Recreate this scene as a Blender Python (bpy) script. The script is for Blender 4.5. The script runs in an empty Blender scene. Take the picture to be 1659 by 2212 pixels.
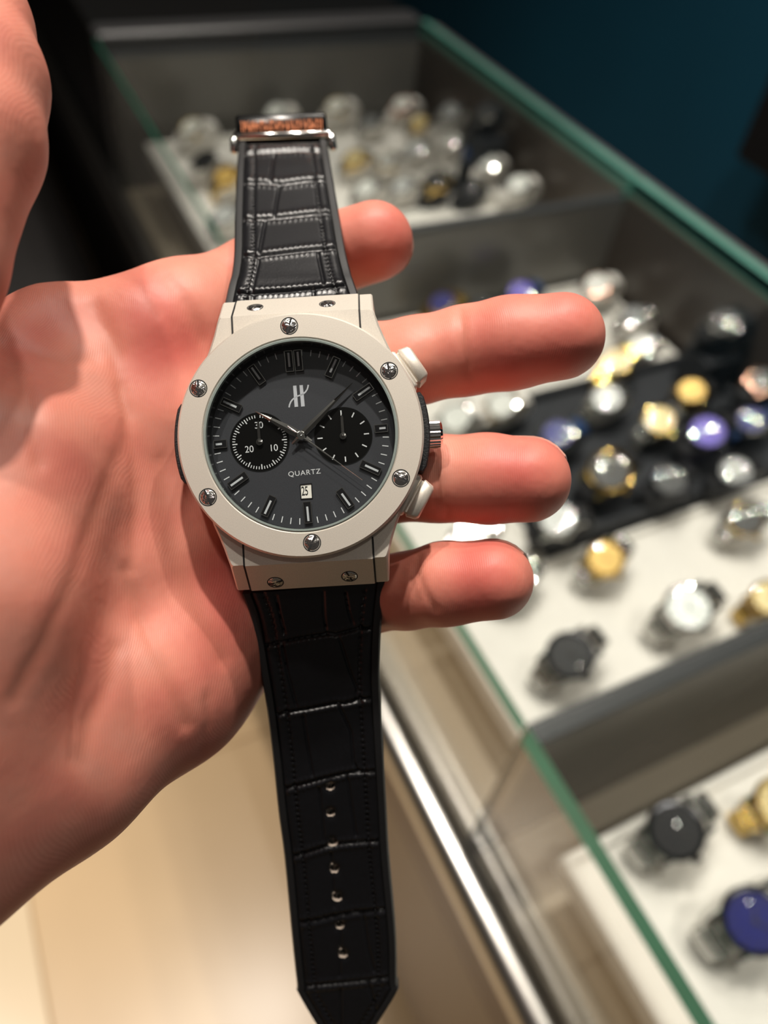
import bpy, bmesh, math, random
import numpy as np
from mathutils import Matrix, Vector

random.seed(7)
rng = np.random.RandomState(5)
scene = bpy.context.scene
col = scene.collection

# ------------------------------------------------------------------ camera
F_PX, CX, CY, W_PX, H_PX = 1680.0, 829.5, 1106.0, 1659, 2212
# rows: world X, Y, Z expressed in camera axes (x right, y down, z forward)
RC = np.array([[0.89619313, -0.26675203, 0.35451548],
               [-0.43293672, -0.70045814, 0.56738364],
               [0.09697252, -0.66196809, -0.74323252]])
CAM_Z = 1.43
CAM = Matrix(((RC[0, 0], -RC[0, 1], -RC[0, 2], 0.0),
              (RC[1, 0], -RC[1, 1], -RC[1, 2], 0.0),
              (RC[2, 0], -RC[2, 1], -RC[2, 2], CAM_Z),
              (0, 0, 0, 1)))
cam_data = bpy.data.cameras.new('camera')
cam = bpy.data.objects.new('camera', cam_data)
col.objects.link(cam)
cam.matrix_world = CAM
cam_data.sensor_fit = 'VERTICAL'
cam_data.sensor_height = 36.0
cam_data.sensor_width = 27.0
cam_data.lens = F_PX / H_PX * 36.0
cam_data.clip_start = 0.01
cam_data.clip_end = 50
cam_data.dof.use_dof = True
cam_data.dof.focus_distance = 0.1405
cam_data.dof.aperture_fstop = cam_data.lens / 2.95
scene.camera = cam

# ------------------------------------------------------------------ world, lamps, exposure
scene.view_settings.view_transform = 'Standard'
scene.view_settings.look = 'None'
scene.view_settings.gamma = 1.0
scene.view_settings.use_curve_mapping = False
scene.view_settings.exposure = 0.0
scene.cycles.use_denoising = True
scene.cycles.max_bounces = 8
scene.cycles.diffuse_bounces = 3
scene.cycles.glossy_bounces = 4
scene.cycles.transparent_max_bounces = 24
world = bpy.data.worlds.new('shop_ambient')
scene.world = world
world.use_nodes = True
world.node_tree.nodes['Background'].inputs[0].default_value = (1.0, 0.90, 0.80, 1)
world.node_tree.nodes['Background'].inputs[1].default_value = 0.055


def downlight(x, y, watts, radius=0.03, angle=110, z=2.75, color=(1.0, 0.925, 0.83), aim=None, blend=0.7):
    d = bpy.data.lights.new('ceiling_downlight', 'SPOT')
    d.energy = watts
    d.shadow_soft_size = radius
    d.spot_size = math.radians(angle)
    d.spot_blend = blend
    d.color = color
    o = bpy.data.objects.new('ceiling_downlight', d)
    o.location = (x, y, z)
    if aim is not None:
        o.rotation_euler = (Vector(aim) - Vector((x, y, z))).to_track_quat('-Z', 'Y').to_euler()
    col.objects.link(o)


downlight(0.18, 0.60, 92, angle=43.2, aim=(0.30, 0.50, 1.33), blend=0.21)      # unseen key spot, its cone cut to put shade on the lower-left palm
downlight(-0.30, 0.62, 44)
downlight(0.80, 0.50, 34)
downlight(-0.12, -0.42, 3.5)
downlight(0.66, 1.05, 28)
downlight(0.60, 1.70, 9)
downlight(-1.15, 0.75, 150, angle=62)  # unseen ceiling lamp, its cone narrowed to light the floor alone
downlight(0.80, -0.32, 60, angle=52)  # unseen lamp strengthened to brighten the divider, cone kept off the hand
for gx, gy in ((0.35, 0.95), (0.62, 0.62), (0.98, 0.35), (0.98, 0.95), (0.35, 1.45), (0.95, 1.45), (1.0, -0.15), (0.62, 2.05)):
    downlight(gx, gy, 4.0, radius=0.014, angle=84)                             # small unseen spots added for glints on the watch metal


# ------------------------------------------------------------------ pixel helpers (a pixel is a direction only)
def ray_cam(px, py):
    return np.array([(px - CX) / F_PX, -(py - CY) / F_PX, -1.0])      # blender camera axes


def pc(px, py, depth):
    return ray_cam(px, py) * depth


def at_z(px, py, z_rel):
    r = RC @ np.array([(px - CX) / F_PX, (py - CY) / F_PX, 1.0])
    t = z_rel / r[2]
    return Vector((r[0] * t, r[1] * t, CAM_Z + z_rel))


# ------------------------------------------------------------------ object helpers
def tag(o, label=None, cat=None, group=None, kind=None):
    if label: o['label'] = label
    if cat: o['category'] = cat
    if group: o['group'] = group
    if kind: o['kind'] = kind
    return o


def empty(name, loc=(0, 0, 0), mat=None, parent=None):
    o = bpy.data.objects.new(name, None)
    o.empty_display_size = 0.01
    col.objects.link(o)
    if parent: o.parent = parent
    if mat is not None: o.matrix_world = mat
    else: o.location = loc
    return o


def mesh_obj(name, verts, faces, material, parent=None, smooth=True, angle=35, loc=None):
    me = bpy.data.meshes.new(name)
    me.from_pydata([tuple(map(float, v)) for v in verts], [], [tuple(map(int, f)) for f in faces])
    return finish(name, me, material, parent, smooth, angle, loc)


def finish(name, me, material, parent=None, smooth=True, angle=35, loc=None):
    me.validate()
    if smooth:
        me.shade_smooth()
        me.set_sharp_from_angle(angle=math.radians(angle))
    me.materials.append(material)
    o = bpy.data.objects.new(name, me)
    col.objects.link(o)
    if parent: o.parent = parent
    if loc is not None: o.location = loc
    return o


class MB:
    """collects pieces of one part"""
    def __init__(self):
        self.v, self.f = [], []

    def add(self, verts, faces, M=None):
        k = len(self.v)
        for p in verts:
            p = Vector(p)
            if M is not None: p = M @ p
            self.v.append(tuple(p))
        for f in faces: self.f.append(tuple(i + k for i in f))
        return self

    def box(self, x0, x1, y0, y1, z0, z1, c=0.0, M=None):
        """box with chamfer c on all edges of the top and the sides"""
        if c <= 0:
            v = [(x0, y0, z0), (x1, y0, z0), (x1, y1, z0), (x0, y1, z0), (x0, y0, z1), (x1, y0, z1), (x1, y1, z1), (x0, y1, z1)]
            f = [(3, 2, 1, 0), (4, 5, 6, 7), (0, 1, 5, 4), (1, 2, 6, 5), (2, 3, 7, 6), (3, 0, 4, 7)]
            return self.add(v, f, M)
        def ring(i, z):
            a, b, p, q = x0 + i, x1 - i, y0 + i, y1 - i
            return [(a + c, p, z), (b - c, p, z), (b, p + c, z), (b, q - c, z), (b - c, q, z), (a + c, q, z), (a, q - c, z), (a, p + c, z)]
        v = ring(c, z0) + ring(0, z0 + c) + ring(0, z1 - c) + ring(c, z1)
        f = [tuple(range(7, -1, -1)), tuple(range(24, 32))]
        for L in range(3):
            for i in range(8):
                j = (i + 1) % 8
                f.append((L * 8 + i, L * 8 + j, L * 8 + 8 + j, L * 8 + 8 + i))
        return self.add(v, f, M)

    def lathe(self, prof, n=96, M=None, cap0=True, cap1=True):
        v, f = [], []
        m = len(prof)
        for i in range(n):
            a = 2 * math.pi * i / n
            for r, z in prof: v.append((r * math.cos(a), r * math.sin(a), z))
        for i in range(n):
            j = (i + 1) % n
            for k in range(m - 1):
                f.append((i * m + k, j * m + k, j * m + k + 1, i * m + k + 1))
        if cap0 and prof[0][0] > 1e-9: f.append(tuple(i * m for i in range(n - 1, -1, -1)))
        if cap1 and prof[-1][0] > 1e-9: f.append(tuple(i * m + m - 1 for i in range(n)))
        return self.add(v, f, M)

    def ring(self, prof, n=96, M=None):
        """closed profile swept round the axis"""
        v, f = [], []
        m = len(prof)
        for i in range(n):
            a = 2 * math.pi * i / n
            for r, z in prof: v.append((r * math.cos(a), r * math.sin(a), z))
        for i in range(n):
            j = (i + 1) % n
            for k in range(m):
                l = (k + 1) % m
                f.append((i * m + k, j * m + k, j * m + l, i * m + l))
        return self.add(v, f, M)

    def prism(self, poly, z0, z1, M=None):
        n = len(poly)
        v = [(x, y, z0) for x, y in poly] + [(x, y, z1) for x, y in poly]
        f = [tuple(range(n - 1, -1, -1)), tuple(range(n, 2 * n))]
        for i in range(n): f.append((i, (i + 1) % n, n + (i + 1) % n, n + i))
        return self.add(v, f, M)

    def loft(self, rings, closed=True, M=None, caps=True):
        n = len(rings[0])
        v = [p for r in rings for p in r]
        f = []
        for k in range(len(rings) - 1):
            for i in range(n if closed else n - 1):
                j = (i + 1) % n
                f.append((k * n + i, k * n + j, (k + 1) * n + j, (k + 1) * n + i))
        if caps:
            f.append(tuple(range(n - 1, -1, -1)))
            f.append(tuple((len(rings) - 1) * n + i for i in range(n)))
        return self.add(v, f, M)

    def mesh(self, name, scale=1.0):
        me = bpy.data.meshes.new(name)
        me.from_pydata([(x * scale, y * scale, z * scale) for x, y, z in self.v], [], self.f)
        bm = bmesh.new(); bm.from_mesh(me)
        bmesh.ops.recalc_face_normals(bm, faces=bm.faces)
        bm.to_mesh(me); bm.free()
        return me

    def build(self, name, material, parent=None, scale=1.0, smooth=True, angle=35, loc=None):
        return finish(name, self.mesh(name, scale), material, parent, smooth, angle, loc)


# ------------------------------------------------------------------ materials
def nodes_of(name):
    m = bpy.data.materials.new(name)
    m.use_nodes = True
    nt = m.node_tree
    return m, nt, nt.nodes['Principled BSDF'], nt.nodes['Material Output']


def noise_node(nt, scale, detail=2.0, rough=0.5, coord='Object'):
    tc = nt.nodes.new('ShaderNodeTexCoord')
    n = nt.nodes.new('ShaderNodeTexNoise')
    n.inputs['Scale'].default_value = scale
    n.inputs['Detail'].default_value = detail
    n.inputs['Roughness'].default_value = rough
    nt.links.new(tc.outputs[coord], n.inputs['Vector'])
    return n


def mat(name, colr, rough=0.5, metal=0.0, vary=0.06, vscale=200.0, bump=0.0, bscale=800.0, bdist=0.0002, spec=0.5, coat=0.0, sheen=0.0):
    m, nt, b, out = nodes_of(name)
    n = noise_node(nt, vscale, 3.0)
    ramp = nt.nodes.new('ShaderNodeMix'); ramp.data_type = 'RGBA'
    c0 = [max(0, c * (1 - vary)) for c in colr] + [1]
    c1 = [min(1, c * (1 + vary)) for c in colr] + [1]
    ramp.inputs['A'].default_value = c0
    ramp.inputs['B'].default_value = c1
    nt.links.new(n.outputs['Fac'], ramp.inputs['Factor'])
    nt.links.new(ramp.outputs['Result'], b.inputs['Base Color'])
    b.inputs['Roughness'].default_value = rough
    b.inputs['Metallic'].default_value = metal
    b.inputs['Specular IOR Level'].default_value = spec
    b.inputs['Coat Weight'].default_value = coat
    b.inputs['Sheen Weight'].default_value = sheen
    if bump > 0:
        n2 = noise_node(nt, bscale, 2.0)
        bp = nt.nodes.new('ShaderNodeBump')
        bp.inputs['Strength'].default_value = bump
        bp.inputs['Distance'].default_value = bdist
        nt.links.new(n2.outputs['Fac'], bp.inputs['Height'])
        nt.links.new(bp.outputs['Normal'], b.inputs['Normal'])
    return m


def glass_mat(name, tint=(1, 1, 1), ior=1.45, gloss=1.0, rough=0.0):
    """thin clear sheet: passes light, mirrors by Fresnel"""
    m, nt, b, out = nodes_of(name)
    nt.nodes.remove(b)
    tr = nt.nodes.new('ShaderNodeBsdfTransparent'); tr.inputs[0].default_value = (*tint, 1)
    gl = nt.nodes.new('ShaderNodeBsdfGlossy'); gl.inputs['Roughness'].default_value = rough
    gl.inputs[0].default_value = (gloss, gloss, gloss, 1)
    lw = nt.nodes.new('ShaderNodeLayerWeight'); lw.inputs[0].default_value = 0.5
    pw = nt.nodes.new('ShaderNodeMath'); pw.operation = 'POWER'; pw.inputs[1].default_value = 5.0
    nt.links.new(lw.outputs['Facing'], pw.inputs[0])
    f0 = ((ior - 1) / (ior + 1)) ** 2
    fr = nt.nodes.new('ShaderNodeMath'); fr.operation = 'MULTIPLY_ADD'; fr.inputs[1].default_value = 1 - f0; fr.inputs[2].default_value = f0
    nt.links.new(pw.outputs[0], fr.inputs[0])
    n = noise_node(nt, 6.0, 1.0)
    bp = nt.nodes.new('ShaderNodeBump'); bp.inputs['Strength'].default_value = 0.01; bp.inputs['Distance'].default_value = 0.0005
    nt.links.new(n.outputs['Fac'], bp.inputs['Height'])
    nt.links.new(bp.outputs['Normal'], gl.inputs['Normal'])
    mx = nt.nodes.new('ShaderNodeMixShader')
    nt.links.new(fr.outputs[0], mx.inputs[0])
    nt.links.new(tr.outputs[0], mx.inputs[1])
    nt.links.new(gl.outputs[0], mx.inputs[2])
    nt.links.new(mx.outputs[0], out.inputs['Surface'])
    return m


def srgb(r, g, b):
    f = lambda c: (c / 255 / 12.92) if c / 255 <= 0.04045 else ((c / 255 + 0.055) / 1.055) ** 2.4
    return (f(r), f(g), f(b))


M_glass = glass_mat('showcase_glass', (0.978, 0.988, 0.982))
M_glass_edge = mat('green_glass_edge', (0.005, 0.60, 0.42), 0.3, vary=0.25, vscale=30)
M_glass_edge_pale = mat('pale_green_glass_edge', (0.10, 0.27, 0.22), 0.2, vary=0.25, vscale=12)
M_crystal = glass_mat('watch_crystal', (0.97, 0.99, 0.98), 1.33)
M_case = mat('bead_blasted_silver', (0.72, 0.665, 0.585), 0.48, 0.6, vary=0.16, vscale=6000, bump=0.22, bscale=9000, bdist=0.00006)
M_chrome = mat('polished_chrome', (0.82, 0.81, 0.79), 0.12, 1.0, vary=0.04, vscale=300)
M_screw = mat('polished_screw_steel', (0.70, 0.68, 0.66), 0.16, 1.0, vary=0.30, vscale=3500, bump=0.9, bscale=1600, bdist=0.0003)
M_dark_gap = mat('dark_recess', (0.006, 0.006, 0.007), 0.6)
M_rubber = mat('black_rubber', (0.011, 0.011, 0.012), 0.5, vary=0.15, vscale=800, bump=0.2, bscale=6000, bdist=0.00005)
M_insert = mat('black_side_insert', (0.010, 0.011, 0.013), 0.5, vary=0.3, vscale=2500, bump=0.5, bscale=3000, bdist=0.00015)
M_leather = mat('black_crocodile_leather', (0.0062, 0.0062, 0.0078), 0.31, vary=0.3, vscale=900, bump=0.35, bscale=2600, bdist=0.00012)
M_thread = mat('black_thread', (0.006, 0.006, 0.007), 0.5)
M_hole = mat('pale_hole_lining', (0.42, 0.35, 0.29), 0.6)
M_dial = mat('slate_grey_dial', (0.040, 0.042, 0.050), 0.42, 0.2, vary=0.35, vscale=7000, bump=0.15, bscale=8000, bdist=0.00004)
M_subdial = mat('gloss_black_subdial', (0.003, 0.003, 0.003), 0.35, vary=0.2, vscale=3000, spec=0.15)
M_rehaut = mat('black_flange', (0.012, 0.013, 0.014), 0.22, vary=0.2, vscale=1000)
M_print = mat('white_dial_print', (0.62, 0.64, 0.67), 0.5)
M_logo = mat('silver_grey_print', (0.50, 0.52, 0.57), 0.4)
M_lume = mat('grey_lume', (0.45, 0.47, 0.50), 0.5)
M_hand_steel = mat('smoked_steel_hand', (0.36, 0.35, 0.34), 0.18, 1.0, vary=0.1, vscale=1500)
M_date = mat('ivory_date_disc', (0.78, 0.76, 0.70), 0.6)
M_ink = mat('black_ink', (0.005, 0.005, 0.005), 0.5)
M_copper = mat('copper_lettering', (0.55, 0.20, 0.10), 0.3, 0.9, vary=0.3, vscale=2000)

# ================================================================== THE SETTING
M_floor = mat('beige_marble', srgb(208, 178, 138), 0.28, vary=0.18, vscale=2.3, bump=0.02, bscale=6, bdist=0.002)
M_floor_reflection = mat('marble_painted_reflection', srgb(228, 205, 170), 0.25, vary=0.12, vscale=3.0)
M_grout = mat('floor_grout', srgb(170, 140, 105), 0.7)
M_teal = mat('teal_wall_paint', (0.006, 0.085, 0.150), 0.6, vary=0.25, vscale=1.5)
M_dark_base_shade = mat('dark_base_far_shade', (0.018, 0.015, 0.013), 0.45, vary=0.3, vscale=4)  # plinth colour, also carrying the shade of the far counter base

FR_X, BK_X, TOP_Z = 0.2285, 0.815, CAM_Z - 0.46       # front and back of the glass counter, its top
RAIL_Z = CAM_Z - 0.70
TRAY_Z = CAM_Z - 0.61

floor = MB().box(-4, 4, -3, 6, -0.05, -0.004).build('floor', M_grout, smooth=False)
tag(floor, kind='structure')
tile_me = {}
k = 0
for ix in range(-5, 2):
    for iy in range(-2, 9):
        x0, y0 = ix * 0.60 + 0.06, iy * 0.60 - 0.24
        reflection_strip = ix == -1  # paler tile row painting in a light streak reflected on the floor
        key = 'reflection_strip' if reflection_strip else 'tile'
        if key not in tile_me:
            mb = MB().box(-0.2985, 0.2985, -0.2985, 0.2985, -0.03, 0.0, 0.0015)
            tile_me[key] = mb.mesh('floor_tile'); tile_me[key].materials.append(M_floor_reflection if reflection_strip else M_floor)
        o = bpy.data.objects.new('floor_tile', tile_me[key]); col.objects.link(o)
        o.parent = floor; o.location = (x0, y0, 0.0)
wall = MB().box(1.75, 1.85, -3, 6, 0, 3).build('wall_back', M_teal, smooth=False)
tag(wall, kind='structure')
M_black_wall = mat('black_wall', (0.008, 0.008, 0.009), 0.6)
wl = MB().box(-4, 4, 5.0, 5.1, 0, 3).build('wall_far', M_black_wall, smooth=False)
tag(wl, kind='structure')

# ------------------------------------------------------------------ glass display counter
M_cab = mat('taupe_lacquer', srgb(150, 134, 116), 0.35, vary=0.08, vscale=3)
M_cab_brown = mat('brown_plinth', srgb(104, 82, 68), 0.35, vary=0.1, vscale=3)
M_deck = mat('greige_shelf', srgb(160, 148, 130), 0.5, vary=0.06, vscale=5)
M_panel = mat('charcoal_divider', (0.150, 0.142, 0.130), 0.25, vary=0.12, vscale=6)
M_back = mat('dark_umber_back', (0.050, 0.038, 0.030), 0.3, vary=0.2, vscale=3)
M_panel_edge = mat('divider_edge', (0.045, 0.047, 0.050), 0.45, vary=0.1, vscale=8)
M_bronze = mat('olive_metal_trim', (0.30, 0.27, 0.20), 0.35, 0.7, vary=0.1)

counter = empty('display_counter', (FR_X, 0.3, 0))
tag(counter, 'long glass display counter with green glass edges and chrome front rail', 'counter')


def cbox(name, x0, x1, y0, y1, z0, z1, material, c=0.0, parent=None):
    par = parent or counter
    base = counter.location
    mb = MB().box(x0 - base.x, x1 - base.x, y0 - base.y, y1 - base.y, z0, z1, c)
    o = mb.build(name, material, None, smooth=False)
    o.parent = par
    return o


Y_NEAR, Y_P1, Y_P2, Y_END = -0.9, 0.142, 0.775, 1.42


def glass_sheet(name, x0, x1, y0, y1, z0, z1, edge_axes):
    o = cbox(name, x0, x1, y0, y1, z0, z1, M_glass)
    o.data.materials.append(M_glass_edge)
    for p in o.data.polygons:
        n = p.normal
        ax = max(range(3), key=lambda i: abs(n[i]))
        if ax in edge_axes: p.material_index = 1
    return o


for a, b, th in ((Y_NEAR, Y_P1 + 0.006, 0.022), (Y_P1 + 0.010, Y_P2 + 0.006, 0.015), (Y_P2 + 0.010, Y_END, 0.009)):
    glass_sheet('glass_top', FR_X - 0.002, BK_X - 0.003, a, b, TOP_Z - th, TOP_Z, (0,))
    cbox('back_glass_edge', BK_X - 0.003, BK_X + 0.010, a, b, RAIL_Z, TOP_Z + 0.001, M_glass_edge_pale, 0.001)
    glass_sheet('glass_front', FR_X, FR_X + 0.006, a, b, RAIL_Z + 0.008, TOP_Z - th, ())
for a, b in ((Y_NEAR, Y_P1), (Y_P1 + 0.016, Y_P2), (Y_P2 + 0.016, Y_END - 0.02)):
    cbox('shelf', FR_X + 0.008, BK_X - 0.012, a, b, RAIL_Z - 0.03, RAIL_Z, M_deck)
    cbox('back_panel', BK_X - 0.012, BK_X - 0.003, a, b, RAIL_Z - 0.03, TOP_Z - 0.02, M_back)
for y in (Y_P1, Y_P2, Y_END - 0.02):
    p = cbox('divider', FR_X + 0.008, BK_X - 0.012, y, y + 0.016, RAIL_Z, TOP_Z - 0.027, M_panel)
    cbox('divider_edge', FR_X + 0.008, BK_X - 0.012, y, y + 0.016, TOP_Z - 0.027, TOP_Z - 0.0225, M_panel_edge, 0.001, p)
cbox('back_rail', BK_X + 0.011, BK_X + 0.030, Y_NEAR, Y_END, TOP_Z - 0.03, TOP_Z - 0.004, mat('reddish_grey_trim', (0.10, 0.085, 0.085), 0.4), 0.003)
cbox('end_cap', FR_X, BK_X, Y_END, Y_END + 0.05, RAIL_Z, TOP_Z + 0.004, mat('grey_end_cap', (0.05, 0.05, 0.052), 0.35), 0.004)
# chrome rail along the foot of the front glass
mb = MB()
prof = [(-0.012 - 0.017 * math.cos(t), 0.021 * math.sin(t)) for t in np.linspace(-1.9, 1.9, 17)] + [(0.001, 0.014), (0.001, -0.020)]
mb.loft([[(x, Y_NEAR - 0.3, RAIL_Z - 0.006 + z) for x, z in prof], [(x, 4.2 - 0.3, RAIL_Z - 0.006 + z) for x, z in prof]])
mb.build('front_rail', mat('brushed_chrome_rail', (0.52, 0.50, 0.47), 0.28, 1.0, vary=0.05), counter, angle=50)
cbox('base_panel', FR_X - 0.004, BK_X, Y_NEAR, 0.8, RAIL_Z - 0.16, RAIL_Z - 0.03, M_cab_brown)
cbox('base_cabinet', FR_X + 0.02, BK_X, Y_NEAR, 0.8, 0.08, RAIL_Z - 0.16, M_cab)
cbox('base_panel', FR_X - 0.004, BK_X, 0.8, 4.0, RAIL_Z - 0.16, RAIL_Z - 0.03, M_dark_base_shade)  # far run of the same base, its lack of light painted dark
cbox('base_cabinet', FR_X + 0.02, BK_X, 0.8, 4.0, 0.08, RAIL_Z - 0.16, M_dark_base_shade)
cbox('plinth', FR_X + 0.06, BK_X, Y_NEAR, 4.0, 0.0, 0.08, M_dark_base_shade)
# second stretch of counter beyond the end cap, its unlit look put into dark colours
cbox('far_top', FR_X, BK_X, Y_END + 0.05, 4.0, TOP_Z - 0.02, TOP_Z, mat('unlit_dark_counter_top', (0.012, 0.012, 0.012), 0.12), 0.002)
cbox('far_front', FR_X, FR_X + 0.01, Y_END + 0.05, 4.0, RAIL_Z + 0.01, TOP_Z - 0.02, mat('unlit_dark_front', (0.006, 0.006, 0.006), 0.25))

# ------------------------------------------------------------------ trays in the counter
M_white = mat('white_felt', (0.70, 0.675, 0.63), 0.75, vary=0.05, vscale=60, bump=0.2, bscale=2000, bdist=0.0002)
M_black_felt = mat('black_felt', (0.020, 0.022, 0.027), 0.75, vary=0.2, vscale=60, bump=0.2, bscale=2000, bdist=0.0002)


def tray(label, x0, x1, y0, y1, z, material, lip_mat=None, zlip=0.012):
    cx, cy = (x0 + x1) / 2, (y0 + y1) / 2
    t = empty('watch_tray', (cx, cy, z - 0.022))
    tag(t, label, 'tray')
    a, b = (x1 - x0) / 2, (y1 - y0) / 2
    MB().box(-a, a, -b, b, 0, 0.022, 0.002).build('tray_base', material, t, smooth=False)
    mb = MB()
    for s in (-1, 1):
        mb.box(-a, a, s * b - (0.008 if s > 0 else 0), s * b + (0 if s > 0 else 0.008), 0.022, 0.022 + zlip, 0.002)
        mb.box(s * a - (0.008 if s > 0 else 0), s * a + (0 if s > 0 else 0.008), -b + 0.008, b - 0.008, 0.022, 0.022 + zlip, 0.002)
    mb.build('tray_rim', lip_mat or material, t, smooth=False)
    # the tray stands on a riser block
    MB().box(-a * 0.8, a * 0.8, -b * 0.8, b * 0.8, -(z - 0.022 - RAIL_Z), 0.0).build('riser', M_deck, t, smooth=False)
    return t


tray('white felt watch tray at the near end, beside the front glass', 0.262, 0.79, -0.60, 0.094, TRAY_Z, M_white, zlip=0.006)
tray('white felt watch tray just beyond the nearest charcoal divider', 0.286, 0.79, 0.168, 0.345, TRAY_Z, M_white, zlip=0.006)
tray('black felt watch tray between the two white trays', 0.425, 0.79, 0.349, 0.560, TRAY_Z + 0.012, M_black_felt, zlip=0.012)
tray('narrow white felt tray next to the black tray, by the front glass', 0.286, 0.420, 0.349, 0.560, TRAY_Z, M_white, zlip=0.004)
tray('white felt watch tray against the middle charcoal divider', 0.286, 0.79, 0.564, 0.768, TRAY_Z, M_white, zlip=0.006)
tray('white felt watch tray in the farthest compartment', 0.270, 0.79, 0.80, 1.36, TRAY_Z, M_white, zlip=0.006)

# ================================================================== THE WRISTWATCH IN THE HAND (millimetres in its own frame)
MM = 0.001
W_DEPTH = 0.139
w_pos = Vector(pc(649, 938, W_DEPTH))
WM = CAM @ Matrix.Translation(w_pos) @ Matrix.Rotation(math.radians(5.6), 4, 'Z') @ Matrix.Rotation(math.radians(-3.0), 4, 'X')
watch = empty('wristwatch', mat=WM)
tag(watch, 'silver chronograph wristwatch on black crocodile strap lying across the open hand', 'watch')
W_FROM_CAM = (WM.inverted() @ CAM)


def on_plane(px, py, p0, n):
    """where the view through a pixel meets a plane of the watch, in mm"""
    o = W_FROM_CAM @ Vector((0, 0, 0)); d = (W_FROM_CAM @ Vector(ray_cam(px, py))) - o
    p0 = Vector(p0) * MM; n = Vector(n)
    t = (p0 - o).dot(n) / d.dot(n)
    return (o + d * t) / MM


def dial_pt(px, py, z):
    p = on_plane(px, py, (0, 0, z), (0, 0, 1))
    return (p.x, p.y)


def wpart(mb, name, material, parent=None, angle=35, smooth=True):
    return mb.build(name, material, parent or watch, MM, smooth, angle)


CASE_R = Matrix.Rotation(math.radians(-2.2), 4, 'Z')
Z_DIAL = -3.6


# --- case body with its four lug horns
def outline(yend, inset, xend=14.3, rr=21.3):
    q = []
    for i in range(9):
        a = math.radians(33 * i / 8)
        q.append(((rr - inset) * math.cos(a), (rr - inset) * math.sin(a)))
    q += [(17.0 - inset, 15.2), (16.1 - inset, 17.4), (15.3 - inset, 19.6), (14.75 - inset * .8, 21.4)]
    q += [(xend - inset * .8, yend - 0.25), (xend - 0.3 - inset * .8, yend)]
    ex = xend - 0.3 - inset * .8
    mid = [(ex * (1 - 2 * i / 24), yend) for i in range(1, 24)]
    full = list(q) + mid
    full += [(-x, y) for x, y in reversed(q)]
    full += [(-x, -y) for x, y in q[1:]]
    full += [(-x, -y) for x, y in mid]
    full += [(x, -y) for x, y in reversed(q)][:-1]
    return full


mb = MB()
lv = [(-2.9, 22.75, 0.40, 21.3), (-3.25, 23.05, 0.0, 21.3), (-8.1, 27.4, 0.0, 21.3), (-11.4, 27.0, 0.5, 21.0), (-12.9, 24.0, 3.0, 20.5)]
case_rings = [[(x, y, z) for x, y in outline(ye, ins, 14.3, rr)] for z, ye, ins, rr in lv][::-1]
for rr, z in ((17.3, -2.9), (17.3, -5.0)):
    case_rings.append([(rr * x / math.hypot(x, y), rr * y / math.hypot(x, y), z) for x, y in outline(22.75, 0.4)])
mb.loft(case_rings, M=CASE_R)
wpart(mb, 'case_body', M_case, angle=28)

# --- centre pieces that clamp the straps, with their screws
def end_piece(sgn):
    prof = [(19.0, -2.75), (22.95, -2.75), (23.22, -3.05), (27.65, -8.2), (27.3, -11.5), (19.0, -11.5)]
    rings = []
    for x, g in ((-11.65, 0.12), (-11.53, 0.0), (11.53, 0.0), (11.65, 0.12)):
        rings.append([(x, sgn * (y - g), z - g) for y, z in prof])
    mb = MB().loft(rings, M=CASE_R)
    e = wpart(mb, 'end_piece', M_case, angle=25)
    mb = MB()
    for sx in (-1, 1):
        rings = [[(sx * xx, sgn * y, z) for y, z in [(19.0, -2.72), (22.9, -2.72), (23.18, -3.02), (27.58, -8.15), (19.0, -8.15)]] for xx in (11.66, 11.90)]
        mb.loft(rings, M=CASE_R)
    wpart(mb, 'seam', M_dark_gap, e, smooth=False)
    return e


ends = {1: end_piece(1), -1: end_piece(-1)}


def screw(center, normal, r, parent, slot_deg, name):
    n = Vector(normal).normalized()
    M = Matrix.Translation(Vector(center)) @ n.to_track_quat('Z', 'Y').to_matrix().to_4x4() @ Matrix.Rotation(math.radians(slot_deg), 4, 'Z')
    mb = MB().lathe([(r * .86, -0.35), (r * .86, -0.02), (r * .80, 0.06), (0.0, 0.12)], 32, M)
    s = wpart(mb, name, M_screw, parent, angle=40)
    mb = MB().lathe([(r, -0.4), (r, 0.03), (r * .88, 0.03), (r * .88, -0.3)], 32, M, False, False)
    wpart(mb, 'screw_well', M_dark_gap, s)
    mb = MB().box(-r * .85, -r * .12, -r * .10, r * .10, 0.0, 0.13, 0, M).box(r * .12, r * .85, -r * .10, r * .10, 0.0, 0.13, 0, M)
    wpart(mb, 'screw_slot', M_dark_gap, s, smooth=False)
    return s


nl = math.hypot(5.15, 4.43)
for sgn, pts in ((1, ((551, 664), (707, 656))), (-1, ((595, 1258), (755, 1245)))):
    n = CASE_R.to_3x3() @ Vector((0, sgn * 5.15 / nl, 4.43 / nl))
    p0 = CASE_R @ Vector((0, sgn * 25.435, -5.625))
    for (px, py), sd in zip(pts, (20, 110)):
        c = on_plane(px, py, p0, n)
        screw(c, n, 1.55, ends[sgn], sd, 'end_screw')

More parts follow.
